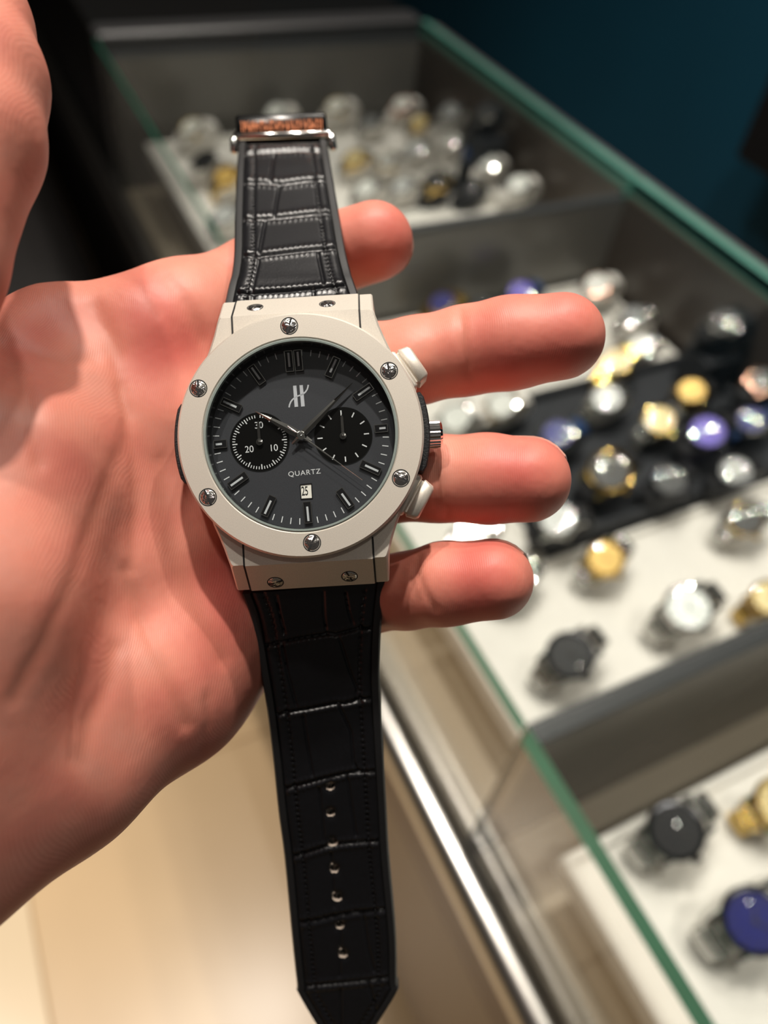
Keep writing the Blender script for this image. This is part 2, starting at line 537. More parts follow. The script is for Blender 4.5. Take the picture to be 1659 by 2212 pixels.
# --- bezel, its six screws, crystal
bz = [(17.45, -2.4), (17.45, -0.25), (17.7, 0.0), (21.75, 0.0), (22.1, -0.35), (22.1, -2.1), (21.8, -2.4)]
bezel = wpart(MB().ring(bz, 160), 'bezel', M_case, angle=30)
wpart(MB().ring([(20.0, -2.9), (20.0, -2.35), (21.55, -2.35), (21.55, -2.95)], 120), 'shadow_gap_ring', M_dark_gap)  # black ring painting the shade in the gap under the bezel
for (px, py), sd in zip(((624.7, 704), (840.4, 801), (866, 1033), (674, 1172.5), (449, 1074), (428.5, 839)), (70, 95, 150, 60, 110, 88)):
    x, y = dial_pt(px, py, 0.0)
    screw((x, y, -0.01), (0, 0, 1), 1.62, bezel, sd, 'bezel_screw')
wpart(MB().lathe([(17.4, -0.9), (17.4, -0.15), (17.0, 0.12), (8.0, 0.2), (0, 0.22)], 128, cap0=False), 'crystal', M_crystal, angle=30)
M_cr_edge = mat('grey_green_crystal_edge', (0.26, 0.30, 0.285), 0.12, vary=0.15, vscale=800)
wpart(MB().ring([(17.44, -1.0), (17.44, -0.12), (17.28, 0.02), (16.95, -0.02), (16.95, -1.0)], 128), 'crystal_edge', M_cr_edge, angle=30)
wpart(MB().lathe([(17.3, -0.95), (16.9, -1.0), (16.75, Z_DIAL), (16.75, Z_DIAL - 0.2)], 128, cap0=False, cap1=False), 'flange', M_rehaut, angle=40)
# mid ring between the bezel plate and the lugs closes the case side
dial = wpart(MB().lathe([(17.0, Z_DIAL - 0.4), (17.0, Z_DIAL), (0, Z_DIAL)], 128), 'dial', M_dial, angle=20)


# --- printing on the dial
def flat_poly(mb, pts, z, h=0.03):
    a = sum(pts[i][0] * pts[(i + 1) % len(pts)][1] - pts[(i + 1) % len(pts)][0] * pts[i][1] for i in range(len(pts)))
    if a < 0: pts = pts[::-1]
    mb.prism(pts, z, z + h)


def stroke(mb, pts, w, z, h=0.03):
    P = [Vector((x, y)) for x, y in pts]
    L, R_ = [], []
    for i, p in enumerate(P):
        t = (P[min(i + 1, len(P) - 1)] - P[max(i - 1, 0)]).normalized()
        nrm = Vector((-t.y, t.x)) * w / 2
        L.append(p + nrm); R_.append(p - nrm)
    for i in range(len(P) - 1):
        flat_poly(mb, [tuple(L[i]), tuple(L[i + 1]), tuple(R_[i + 1]), tuple(R_[i])], z, h)


def bar(mb, r0, r1, w, ang, z0, z1, c=(0, 0), ch=0.0):
    M = Matrix.Translation((c[0], c[1], 0)) @ Matrix.Rotation(math.radians(-ang), 4, 'Z')
    mb.box(-w / 2, w / 2, r0, r1, z0, z1, ch, M)


ZP = Z_DIAL + 0.005
cx0, cy0 = dial_pt(650, 943, Z_DIAL)
mb = MB()
for i in range(60):
    if i % 5: bar(mb, 15.0, 16.15, 0.17, i * 6, ZP, ZP + 0.03, (cx0, cy0))
wpart(mb, 'minute_track', M_print, dial, smooth=False)
# applied hour markers
M_marker = mat('black_chrome_marker', (0.03, 0.03, 0.033), 0.15, 0.6, vary=0.1)
for h in range(12):
    for off in ((-0.85, 0.85) if h == 0 else (0,)):
        M = Matrix.Translation((cx0, cy0, 0)) @ Matrix.Rotation(math.radians(-h * 30), 4, 'Z') @ Matrix.Translation((off, 0, 0))
        r0, r1 = 12.1, 15.95
        if h in (3, 9): r0 = 13.6
        hw = 0.70
        mk = wpart(MB().box(-hw, hw, r0, r1, Z_DIAL, Z_DIAL + 0.42, 0.06, M), 'hour_marker', M_marker, dial, smooth=False)
        mb = MB()
        e = 0.12
        for s in (-1, 1):
            mb.box(s * hw - e / 2, s * hw + e / 2, r0, r1, Z_DIAL + 0.34, Z_DIAL + 0.45, 0, M)
        for yy in (r0, r1):
            mb.box(-hw, hw, yy - e / 2, yy + e / 2, Z_DIAL + 0.34, Z_DIAL + 0.45, 0, M)
        wpart(mb, 'marker_frame', M_chrome, mk, smooth=False)
        wpart(MB().box(-0.19, 0.19, r0 + 0.85, r1 - 0.35, Z_DIAL + 0.40, Z_DIAL + 0.47, 0, M), 'lume_strip', M_lume, mk, smooth=False)

# sub-dials
M_num = M_print


def text_mesh(name, s, size, M, material, parent, spacing=1.0, xs=1.0, weight=0.0):
    cu = bpy.data.curves.new(name, 'FONT')
    cu.body = s; cu.size = size; cu.align_x = 'CENTER'; cu.align_y = 'CENTER'
    cu.space_character = spacing; cu.extrude = 0.015; cu.offset = weight
    o = bpy.data.objects.new(name, cu); col.objects.link(o)
    dg = bpy.context.evaluated_depsgraph_get()
    me = bpy.data.meshes.new_from_object(o.evaluated_get(dg))
    bpy.data.objects.remove(o)
    me.transform(Matrix.Scale(MM, 4) @ M @ Matrix.Diagonal((xs, 1, 1, 1)))
    me.name = name
    return finish(name, me, material, parent, smooth=False)


def subdial(px, py, r, kind):
    c = dial_pt(px, py, Z_DIAL)
    T = Matrix.Translation((c[0], c[1], 0))
    s = wpart(MB().lathe([(r, ZP - 0.02), (r, ZP + 0.02), (0, ZP + 0.02)], 96, T), 'subdial', M_subdial, dial, angle=20)
    wpart(MB().ring([(r, ZP), (r + 0.10, ZP), (r + 0.10, ZP + 0.05), (r, ZP + 0.05)], 96, T), 'subdial_rim', M_rehaut, s)
    mb = MB()
    zz = ZP + 0.022
    if kind == 'minutes':
        for i in range(60):
            big = i % 5 == 0
            if i == 0: continue
            bar(mb, r * (0.76 if big else 0.83), r * 0.93, 0.20 if big else 0.15, i * 6, zz, zz + 0.02, c)
    else:
        for i in range(12):
            bar(mb, r * 0.72, r * 0.90, 0.22, i * 30, zz, zz + 0.02, c)
    wpart(mb, 'subdial_ticks', M_print, s, smooth=False)
    if kind == 'minutes':
        for txt, x, y in (('30', 559, 919), ('20', 538.5, 971), ('10', 591, 968)):
            q = dial_pt(x, y, zz)
            text_mesh('subdial_numeral', txt, 1.75, Matrix.Translation((q[0], q[1], zz)), M_num, s, 1.0, 0.95)
    # small hand
    zh = ZP + 0.35
    tip = dial_pt(px - 3.5, py - 47, zh); cc = dial_pt(px - 0.5, py, zh)
    d = Vector((tip[0] - cc[0], tip[1] - cc[1])); L = d.length; ang = math.degrees(math.atan2(d.x, d.y))
    M = Matrix.Translation((cc[0], cc[1], 0)) @ Matrix.Rotation(math.radians(-ang), 4, 'Z')
    mb = MB().prism([(-0.26, 0), (0.26, 0), (0.24, L * .86), (0.0, L), (-0.24, L * .86)], zh, zh + 0.1, M)
    mb.lathe([(0.62, zh - 0.02), (0.62, zh + 0.12), (0.25, zh + 0.18), (0.22, zh + 0.34), (0, zh + 0.4)], 32, M)
    wpart(mb, 'subdial_hand', M_hand_steel, s)
    return s


subdial(561, 955, 5.40, 'minutes')
subdial(741.5, 942, 5.28, 'hours')

# emblem and lettering
def zp(x, y):
    return dial_pt(580 + x / 8.295, 740 + y / 8.295, ZP)


mb = MB()
flat_poly(mb, [zp(440, 775), zp(500, 770), zp(532, 1150), zp(468, 1155)], ZP)
flat_poly(mb, [zp(555, 765), zp(615, 762), zp(650, 1142), zp(585, 1148)], ZP)
stroke(mb, [zp(*q) for q in ((369, 1162), (378, 1115), (398, 1065), (430, 1022), (470, 990), (520, 960), (575, 942), (625, 918), (665, 882), (692, 842), (706, 800), (713, 758))], 0.27, ZP)
wpart(mb, 'dial_emblem', M_logo, dial, smooth=False)
q = dial_pt(657.5, 1021.5, ZP)
text_mesh('dial_lettering', 'QUARTZ', 1.30, Matrix.Translation((q[0], q[1], ZP)) @ Matrix.Rotation(math.radians(0.3), 4, 'Z'), M_print, dial, 1.12, 1.06, 0.0)
# date window
dw = [dial_pt(x, y, ZP) for x, y in ((648.5, 1047), (673, 1044.5), (675, 1076.5), (650.5, 1078))]
mb = MB(); flat_poly(mb, dw, ZP - 0.02, 0.03)
date = wpart(mb, 'date_window', M_date, dial, smooth=False)
mb = MB()
for i in range(4):
    stroke(mb, [dw[i], dw[(i + 1) % 4]], 0.16, ZP, 0.12)
wpart(mb, 'window_frame', M_marker, date, smooth=False)
q = dial_pt(658.5, 1061.5, ZP)
text_mesh('date_numeral', '25', 2.35, Matrix.Translation((q[0], q[1], ZP + 0.02)) @ Matrix.Rotation(math.radians(-1), 4, 'Z'), M_ink, date, 0.95, 0.55, 0.02)

# hands
def hand(name, tip, hub, w, tail, z, thick, material, blunt=0.05):
    tp = dial_pt(*tip, z); h = dial_pt(*hub, z)
    d = Vector((tp[0] - h[0], tp[1] - h[1])); L = d.length; ang = math.degrees(math.atan2(d.x, d.y))
    M = Matrix.Translation((h[0], h[1], 0)) @ Matrix.Rotation(math.radians(-ang), 4, 'Z')
    mb = MB()
    # ridged blade: two facets meeting along the middle
    st = [(-tail, w * .18), (-tail * .45, w * .32), (0, w * .42), (L * .22, w * .5), (L * .66, w * .24), (L, blunt)]
    rings = [[(-hw, y, z), (0, y, z - 0.03), (hw, y, z), (0, y, z + thick)] for y, hw in st]
    mb.loft(rings, M=M)
    return wpart(mb, name, material, dial, angle=10)


HUB = (650, 941)
hand('hour_hand', (551, 888), HUB, 1.55, 2.2, Z_DIAL + 0.75, 0.16, M_hand_steel)
hand('minute_hand', (761.5, 827), HUB, 1.30, 2.2, Z_DIAL + 1.0, 0.15, M_hand_steel)
hand('second_hand', (783.5, 1037), HUB, 0.34, 3.0, Z_DIAL + 1.25, 0.06, M_chrome, 0.06)
hx, hy = dial_pt(*HUB, Z_DIAL + 1.2)
wpart(MB().lathe([(1.0, Z_DIAL + 0.3), (1.0, Z_DIAL + 0.85), (0.72, Z_DIAL + 1.35), (0.35, Z_DIAL + 1.45), (0, Z_DIAL + 1.5)], 32, Matrix.Translation((hx, hy, 0))), 'hand_hub', M_chrome, dial)

# --- crown, pushers, side inserts
def arc_block(a0, a1, r0, r1, z0, z1, c=0.25, n=14):
    rings = []
    for i in range(n + 1):
        a = math.radians(a0 + (a1 - a0) * i / n)
        g = 0.35 if i in (0, n) else 0.0
        pr = [(r0, z0 + c), (r1 - c - g, z0), (r1 - g, z0 + c), (r1 - g, z1 - c), (r1 - c - g, z1), (r0, z1)]
        rings.append([(r * math.cos(a), r * math.sin(a), z) for r, z in pr])
    return MB().loft(rings, M=CASE_R)


wpart(arc_block(-19.5, 17.5, 19.5, 23.35, -9.6, -2.55), 'side_insert', M_insert, angle=30)
wpart(arc_block(161.5, 198.5, 19.5, 23.35, -9.6, -2.55), 'side_insert', M_insert, angle=30)
Mx = CASE_R @ Matrix.Translation((0, -0.6, -6.2)) @ Matrix.Rotation(math.radians(90), 4, 'Y')
mb = MB()
rings = []
for x, rr in ((22.6, 2.2), (23.2, 2.45), (25.3, 2.45), (25.75, 2.1), (25.8, 1.2)):
    rings.append([((rr + (0.16 if i % 2 == 0 and 23 < x < 25.5 else 0)) * math.cos(2 * math.pi * i / 48), (rr + (0.16 if i % 2 == 0 and 23 < x < 25.5 else 0)) * math.sin(2 * math.pi * i / 48), x) for i in range(48)])
mb.loft(rings, M=Mx)
wpart(mb, 'crown', M_chrome, angle=20)
for ang in (30.5, -31.5):
    Mp = CASE_R @ Matrix.Rotation(math.radians(ang), 4, 'Z')
    s = 1 if ang > 0 else -1
    mb = MB().box(20.0, 22.9, -4.0, 4.0, -8.8, -3.3, 0.35, Mp)
    p = wpart(mb, 'pusher', M_case, angle=50)
    mb = MB().box(22.9, 23.35, -3.3, 3.3, -8.4, -3.7, 0.1, Mp)
    wpart(mb, 'pusher_stem', M_case, p, smooth=False)
    rings = []
    for x, yy, g in ((23.3, 3.5, 0.3), (23.6, 3.75, 0.0), (25.3, 3.35, 0.0), (25.75, 2.9, 0.4)):
        y0, y1, z0, z1, c = -yy, yy, -8.7 + g, -3.4 - g, 0.5
        rings.append([(x, y0 + c, z0), (x, y1 - c, z0), (x, y1, z0 + c), (x, y1, z1 - c), (x, y1 - c, z1), (x, y0 + c, z1), (x, y0, z1 - c), (x, y0, z0 + c)])
    wpart(MB().loft(rings, M=Mp), 'pusher_cap', M_case, p, angle=50)


# --- straps: rubber body with a raised lip, crocodile leather inlay, stitching
def catmull(P, n):
    P = np.array(P, float)
    Q = np.vstack([2 * P[0] - P[1], P, 2 * P[-1] - P[-2]])
    out = []
    seg = len(P) - 1
    for k in range(n):
        u = k / (n - 1) * seg
        i = min(int(u), seg - 1); t = u - i
        p0, p1, p2, p3 = Q[i], Q[i + 1], Q[i + 2], Q[i + 3]
        out.append(0.5 * ((2 * p1) + (-p0 + p2) * t + (2 * p0 - 5 * p1 + 4 * p2 - p3) * t * t + (-p0 + 3 * p1 - 3 * p2 + p3) * t ** 3))
    return np.array(out)


def seg_dist(P, a, b):
    a, b = np.array(a, float), np.array(b, float)
    d = b - a
    t = np.clip(((P - a) @ d) / (d @ d), 0, 1)
    return np.linalg.norm(P - (a + t[:, None] * d), axis=1)


W_INV = WM.inverted() @ CAM


def to_watch(P):
    A = np.array(W_INV)
    return P @ A[:3, :3].T + A[:3, 3]


def project(P):
    return np.stack([CX + F_PX * P[:, 0] / -P[:, 2], CY - F_PX * P[:, 1] / -P[:, 2]], 1)


def strap(stations, name, grooves_h, grooves_v, holes=(), tip=False, nu=330):
    L = catmull([list(pc(l[0], l[1], d)) for l, r, d in stations], nu)
    R_ = catmull([list(pc(r[0], r[1], d)) for l, r, d in stations], nu)
    C = (L + R_) / 2
    T = np.gradient(C, axis=0); T /= np.linalg.norm(T, axis=1)[:, None]
    X = (R_ - L); Wd = np.linalg.norm(X, axis=1); Xn = X / Wd[:, None]
    N = np.cross(Xn, T); N /= np.linalg.norm(N, axis=1)[:, None]
    if N[:, 2].mean() < 0: N = -N
    root = empty(name, parent=watch)
    # rubber body
    lip = 0.0021
    prof = [(-1, 0, -2.9), (-1, 0, -0.55), (-1, .35, -0.08), (-1, .8, 0.0), (-1, 1.6, -0.02), (-1, 1.9, -0.7),
            (1, 1.9, -0.7), (1, 1.6, -0.02), (1, .8, 0.0), (1, .35, -0.08), (1, 0, -0.55), (1, 0, -2.9)]
    V = []
    for i in range(0, nu):
        for s, inn, h in prof:
            base = L[i] if s < 0 else R_[i]
            V.append(base + Xn[i] * (-s * inn * MM) + N[i] * h * MM)
    m = len(prof); Fc = []
    for i in range(nu - 1):
        for k in range(m):
            l = (k + 1) % m
            Fc.append((i * m + k, i * m + l, (i + 1) * m + l, (i + 1) * m + k))
    Fc.append(tuple(range(m))); Fc.append(tuple((nu - 1) * m + k for k in range(m - 1, -1, -1)))
    mb = MB(); mb.v = [tuple(p) for p in to_watch(np.array(V))]; mb.f = Fc
    body = mb.build('strap_rubber', M_rubber, root, angle=40)
    # leather inlay, its scales parted by real grooves
    nv = 96
    i0, i1 = (0, nu - 7) if not tip else (0, nu - 6)
    us = np.arange(i0, i1)
    vs = np.linspace(-1, 1, nv)
    half = Wd / 2 - 0.00198
    G = C[us][:, None, :] + Xn[us][:, None, :] * (half[us][:, None] * vs[None, :])[:, :, None]
    px = project(G.reshape(-1, 3))
    hgt = np.full(len(px), 0.0)
    edge = np.minimum(1, (1 - np.abs(np.tile(vs, len(us)))) * half[us].repeat(nv) / 0.0011)
    hgt += 0.30 * (1 - (1 - edge) ** 2) - 0.28
    dh = np.full(len(px), 1e9)
    for g in grooves_h:
        for a, b in zip(g[:-1], g[1:]): dh = np.minimum(dh, seg_dist(px, a, b))
    dv = np.full(len(px), 1e9)
    for g in grooves_v:
        for a, b in zip(g[:-1], g[1:]): dv = np.minimum(dv, seg_dist(px, a, b))
    wob = 1 + 0.35 * np.sin(px[:, 0] * 0.55 + 3 * np.sin(px[:, 1] * 0.05))
    hgt -= 0.62 * np.exp(-(dh / 3.6) ** 2) + 0.42 * np.exp(-(dv / 3.0) ** 2)
    hgt += 0.16 * wob * np.exp(-((dh - 8.5) / 5.0) ** 2)
    # stitch dimples
    arc = np.concatenate([[0], np.cumsum(np.linalg.norm(np.diff(C, axis=0), axis=1))]) / MM
    av = arc[us].repeat(nv)
    off = (Wd[us].repeat(nv) / 2 / MM) - np.abs(np.tile(vs, len(us))) * half[us].repeat(nv) / MM   # mm from the outer edge
    dst = np.abs(off - 4.1)
    ph = np.abs(((av / 1.30) % 1) - 0.5) * 1.30
    hgt -= 0.20 * np.exp(-(dst / 0.50) ** 2) + 0.30 * np.exp(-(dst / 0.40) ** 2 - ((0.65 - ph) / 0.22) ** 2)
    for hx_, hy_ in holes:
        hgt -= 0.30 * np.exp(-(np.hypot(px[:, 0] - hx_, px[:, 1] - hy_) / 13.0) ** 4)
    top = G.reshape(-1, 3) + N[us].repeat(nv, 0) * (hgt * MM)[:, None]
    # open the pin holes: drop the quads inside and pull the rim onto a circle
    keep = np.ones(len(px), bool)
    rim_r = 9.0
    for hx_, hy_ in holes:
        d = np.hypot(px[:, 0] - hx_, px[:, 1] - hy_)
        keep &= d > rim_r * 0.93
    Fc = []
    nuu = len(us)
    for i in range(nuu - 1):
        for k in range(nv - 1):
            q = (i * nv + k, i * nv + k + 1, (i + 1) * nv + k + 1, (i + 1) * nv + k)
            if keep[q[0]] and keep[q[1]] and keep[q[2]] and keep[q[3]]: Fc.append(q)
    mb = MB(); mb.v = [tuple(p) for p in to_watch(top)]; mb.f = Fc
    lea = mb.build('leather_inlay', M_leather, root, angle=80)
    for p in range(1):
        me = lea.data
    # stitches
    mb = MB()
    nst = int(arc[us[-1]] / 1.30)
    for j in range(1, nst):
        a = (j + 0.5) * 1.30
        i = int(np.interp(a, arc, np.arange(nu)))
        if i >= nu - 14: continue
        for s in (-1, 1):
            c = C[i] + Xn[i] * s * (Wd[i] / 2 - 4.1 * MM) + N[i] * (-0.10 * MM)
            a3, b3 = c - T[i] * 0.34 * MM, c + T[i] * 0.34 * MM
            rings = []
            for f_, rr in ((0, .07), (.2, .17), (.8, .17), (1, .07)):
                ctr = a3 + (b3 - a3) * f_
                rings.append([tuple(ctr + (Xn[i] * math.cos(t) + N[i] * math.sin(t)) * rr * MM) for t in np.arange(6) * math.pi / 3])
            k0 = len(mb.v)
            mb.loft(rings)
    mb.v = [tuple(p) for p in to_watch(np.array(mb.v))]
    st = mb.build('stitching', M_thread, root)
    st['kind'] = 'stuff'
    return root, body, dict(L=L, R=R_, C=C, N=N, T=T, X=Xn, W=Wd)


up_st = [((483, 658), (777, 641), .1500), ((493, 612), (764, 604), .1532), ((500, 586), (757, 582), .1555), ((505, 540), (746, 535), .1600),
         ((507, 449), (730, 445), .1700), ((511, 357), (714, 352), .1810), ((515, 306), (706, 300), .1895)]
gh = [[(500, 336), (545, 330), (640, 324), (712, 326)], [(500, 392), (560, 394), (610, 397), (660, 390), (720, 386)],
      [(500, 470), (550, 473), (600, 470), (680, 461), (735, 457)], [(500, 548), (560, 552), (650, 541), (745, 532)],
      [(490, 630), (550, 632), (620, 628), (700, 620), (765, 612)]]
gv = [[(591, 338), (585, 388)], [(603, 400), (592, 465)], [(573, 475), (560, 545)], [(560, 556), (544, 626)], [(686, 545), (700, 612)], [(676, 622), (678, 645)], [(548, 636), (543, 655)]]
up_root, up_body, up = strap(up_st, 'upper_strap', gh, gv, nu=300)
lo_st = [((522, 1284), (834, 1256), .1515), ((542, 1341), (825, 1340), .1530), ((560, 1442), (820.5, 1440), .1552), ((575, 1531), (823, 1524), .1575),
         ((589, 1645), (829, 1640), .1602), ((601, 1760), (835, 1752), .1632), ((614, 1860), (841, 1860), .1662), ((630, 2028), (855.5, 2022), .1708),
         ((641, 2131), (857.5, 2122), .1740), ((645, 2152), (857, 2148), .1747), ((700, 2246), (799, 2241), .1776)]
gh = [[(545, 1404), (600, 1389), (660, 1377), (716, 1369), (722, 1372), (775, 1358), (830, 1358)],
      [(575, 1553), (612, 1541), (680, 1529), (725, 1520), (745, 1520), (782, 1511), (825, 1509)],
      [(600, 1708), (640, 1698), (700, 1682), (738, 1673), (765, 1668), (835, 1667)],
      [(612, 1855), (650, 1846), (700, 1830), (735, 1823), (780, 1819), (845, 1817)],
      [(625, 1996), (675, 1990), (720, 1979), (770, 1970), (850, 1965)],
      [(640, 2134), (680, 2129), (740, 2123), (790, 2118), (850, 2111)]]
gv = [[(596, 1288), (603, 1325), (614, 1367)], [(698, 1278), (700, 1330), (705, 1368)], [(746, 1280), (753, 1320), (763, 1352)],
      [(609, 1392), (620, 1450), (640, 1526)], [(733, 1379), (752, 1440), (771, 1490), (768, 1510)],
      [(655, 1546), (664, 1610), (675, 1676)], [(733, 1526), (758, 1582), (764, 1650), (775, 1665)],
      [(689, 1702), (695, 1760), (700, 1821)], [(750, 1679), (760, 1750), (769, 1805)],
      [(715, 1842), (718, 1900), (722, 1960)], [(736, 2002), (735, 2060), (733, 2110)], [(784, 1971), (795, 2050), (808, 2098)],
      [(736, 2136), (736, 2230)], [(795, 2121), (806, 2160), (818, 2210)]]
HOLES = [(713, 1699), (714, 1756), (718, 1820), (722, 1878), (729, 1939), (734, 1999), (741, 2062)]
lo_root, lo_body, lo = strap(lo_st, 'lower_strap', gh, gv, HOLES, tip=True, nu=420)
# pin holes: a short sleeve down through the strap, and the rubber body is cut open there
cut = MB(); sleeve = MB()
for hx_, hy_ in HOLES:
    cpx = project(lo['C'])
    i = int(np.argmin(np.abs(cpx[:, 1] - hy_)))
    d = -lo['C'][i, 2]
    c = pc(hx_, hy_, d)
    n = lo['N'][i]
    rr = 9.6 * d / F_PX
    q = Vector(n).to_track_quat('Z', 'Y').to_matrix().to_4x4()
    M = W_INV @ Matrix.Translation(Vector(c)) @ q
    cut.lathe([(rr, -0.006), (rr, 0.004)], 24, M)
    sleeve.ring([(rr, -0.0029), (rr, -0.0005), (rr * 1.3, -0.0003), (rr * 1.35, -0.0008), (rr * 1.05, -0.0029)], 24, M)
cutter = cut.build('cutter', M_rubber, watch)
bmod = lo_body.modifiers.new('holes', 'BOOLEAN'); bmod.object = cutter; bmod.operation = 'DIFFERENCE'; bmod.solver = 'EXACT'
bpy.context.view_layer.update()
dg = bpy.context.evaluated_depsgraph_get()
me = bpy.data.meshes.new_from_object(lo_body.evaluated_get(dg))
lo_body.modifiers.clear(); lo_body.data = me
bpy.data.objects.remove(cutter)
sleeve.build('pin_hole_rims', M_hole, lo_root)['kind'] = 'stuff'

# --- folding clasp on the end of the upper strap
i = len(up['C']) - 1
Cc, Xc, Nc, Tc = up['C'][i], up['X'][i], up['N'][i], up['T'][i]
if Tc[1] < 0: Tc = -Tc
MC = Matrix(((Xc[0], Tc[0], Nc[0], Cc[0]), (Xc[1], Tc[1], Nc[1], Cc[1]), (Xc[2], Tc[2], Nc[2], Cc[2]), (0, 0, 0, 1)))
MC = W_INV @ MC @ Matrix.Rotation(math.radians(38), 4, 'X') @ Matrix.Scale(MM, 4)
clasp = empty('clasp', parent=watch)
hw = up['W'][i] / 2 / MM
M_gun = mat('black_steel', (0.02, 0.02, 0.02), 0.25, 0.8)
mb = MB().box(-hw - 0.9, hw + 0.9, 0.2, 3.6, -4.6, -1.0, 0.5, MC)
mb.box(-hw - 0.4, hw + 0.4, 2.4, 7.5, -3.6, -0.9, 0.5, MC)
mb.build('clasp_plate', M_gun, clasp, angle=50)
mb = MB()
def rod(mb, a, b, r, M, n=12):
    a, b = Vector(a), Vector(b); d = (b - a).normalized(); q = d.to_track_quat('Z', 'Y').to_matrix().to_4x4()
    mb.lathe([(r * .6, 0), (r, r * .5), (r, (b - a).length - r * .5), (r * .6, (b - a).length)], n, M @ Matrix.Translation(a) @ q)
rod(mb, (-hw - 1.2, 1.6, -0.6), (hw + 1.2, 1.6, -0.6), 0.85, MC)
mb.build('clasp_bar', M_chrome, clasp, angle=50)
for s in (-1, 1):
    mb = MB(); rod(mb, (s * (hw + 1.4), -2.2, -1.2), (s * (hw + 1.0), 1.6, -0.8), 1.0, MC)
    mb.build('clasp_post', M_chrome, clasp, angle=50)
mb = MB()
r2 = random.Random(3)
x = -hw + 0.9
while x < hw - 0.9:
    wq = r2.uniform(0.35, 0.9)
    for k in range(3):
        y0 = 3.0 + r2.uniform(0, 1.8)
        mb.box(x, x + wq * r2.uniform(.4, 1), y0, y0 + r2.uniform(0.25, 0.9), -1.0, -0.75, 0, MC)
    mb.box(x, x + 0.22, 3.0, 5.6, -1.0, -0.75, 0, MC)
    x += wq + 0.18
mb.build('copper_engraving', M_copper, clasp, smooth=False)

# ================================================================== THE HAND (one continuous skin)
VOX = 0.85
HB0 = np.array([-265.0, -255.0, -200.0]); HB1 = np.array([56.0, 96.0, -84.0])
ND = np.ceil((HB1 - HB0) / VOX).astype(int)
GX = (HB0[0] + VOX * np.arange(ND[0])).astype(np.float32)
GY = (HB0[1] + VOX * np.arange(ND[1])).astype(np.float32)
GZ = (HB0[2] + VOX * np.arange(ND[2])).astype(np.float32)
BIG = 60.0


def smin(a, b, k):
    h = np.clip(0.5 + 0.5 * (b - a) / k, 0, 1)
    return b + (a - b) * h - k * h * (1 - h)


def cone_into(Fd, a, b, ra, rb, k):
    """smooth-union a round cone into field Fd"""
    m = max(ra, rb) + k + 9
    lo_ = np.minimum(a, b) - m; hi_ = np.maximum(a, b) + m
    i0 = np.clip(((lo_ - HB0) / VOX).astype(int), 0, ND); i1 = np.clip(((hi_ - HB0) / VOX).astype(int) + 1, 0, ND)
    sl = tuple(slice(i0[q], i1[q]) for q in range(3))
    x = GX[sl[0]][:, None, None] - a[0]; y = GY[sl[1]][None, :, None] - a[1]; z = GZ[sl[2]][None, None, :] - a[2]
    d = (b - a).astype(np.float32); dd = float(d @ d) + 1e-6
    t = np.clip((x * d[0] + y * d[1] + z * d[2]) / dd, 0, 1)
    dist = np.sqrt((x - t * d[0]) ** 2 + (y - t * d[1]) ** 2 + (z - t * d[2]) ** 2) - (ra + (rb - ra) * t)
    Fd[sl] = smin(Fd[sl], dist, k)


def chain(pts, k=3.0, Fd=None):
    if Fd is None: Fd = np.full(ND, BIG, np.float32)
    P = [(pc(x, y, D) , r) for x, y, D, r in pts]      # D in mm
    for (a, ra), (b, rb) in zip(P[:-1], P[1:]): cone_into(Fd, a, b, ra, rb, k)
    return Fd


palm = chain([(395, 693, 166, 11.3), (120, 735, 157, 10.0), (-70, 815, 143, 10.5)], 5)                     # web, index to thumb
chain([(400, 710, 167, 11.8), (120, 980, 157, 15), (-200, 1300, 138, 20)], 8, palm)
chain([(500, 875, 168.5, 12.2), (150, 1080, 158, 17), (-300, 1420, 130, 21)], 9, palm)
chain([(545, 1065, 167.5, 12), (200, 1280, 155, 17), (-330, 1560, 125, 21)], 9, palm)
chain([(575, 1265, 171, 11.3), (330, 1450, 156, 15), (-300, 1700, 121, 21)], 9, palm)
chain([(512, 1393, 168, 10.6), (385, 1490, 158, 12.4), (140, 1675, 139, 12.6), (-250, 1890, 116, 17)], 7, palm)  # edge of the hand
chain([(-330, 1560, 122, 20), (-130, 1330, 124, 20), (20, 1040, 139, 17), (90, 880, 149, 13)], 8, palm)      # ball of the thumb
chain([(-260, 1640, 119, 23), (-520, 1780, 112, 25)], 12, palm)
chain([(-560, 1560, 112, 24), (-900, 2000, 122, 27), (-1250, 2560, 134, 29), (-1640, 3330, 146, 31)], 12, palm)                     # wrist and forearm
chain([(-520, 1780, 112, 24), (-900, 2150, 122, 26)], 12, palm)

fingers = {
    'index': [(398, 690, 168, 10.9), (560, 606, 176.5, 9.7), (700, 556, 180, 9.0), (808, 522, 175, 8.75)],
    'middle': [(505, 872, 168, 11.0), (660, 834, 165, 9.7), (800, 800, 162.0, 9.3), (900, 779, 158, 8.5), (1005, 758, 156, 8.55), (1100, 742, 153, 8.75), (1212, 727, 150.5, 8.35)],
    'ring': [(555, 1062, 168.5, 10.9), (690, 1045, 165.5, 9.7), (800, 1040, 162, 9.0), (950, 1034, 155.5, 8.35), (1050, 1034, 152.5, 8.5), (1140, 1037, 150, 8.25)],
    'little': [(590, 1268, 171, 10.2), (720, 1280, 168, 8.8), (800, 1282, 164, 7.95), (880, 1276, 158, 7.5), (960, 1261, 153.5, 7.95), (1066, 1253, 150, 7.7)],
    'thumb': [(-330, 930, 124, 17.0), (-180, 560, 112, 11.6), (-84, 300, 118, 11.6), (-74, 170, 122, 11.8), (-92, 50, 127, 11.2), (-110, -40, 130, 10.2)],
}
skin_f = None
for nm, pts in fingers.items():
    ff = chain(pts, 2.5)
    u = smin(palm, ff, 7.0 if nm == 'thumb' else 4.0)
    skin_f = u if skin_f is None else np.minimum(skin_f, u)
del palm


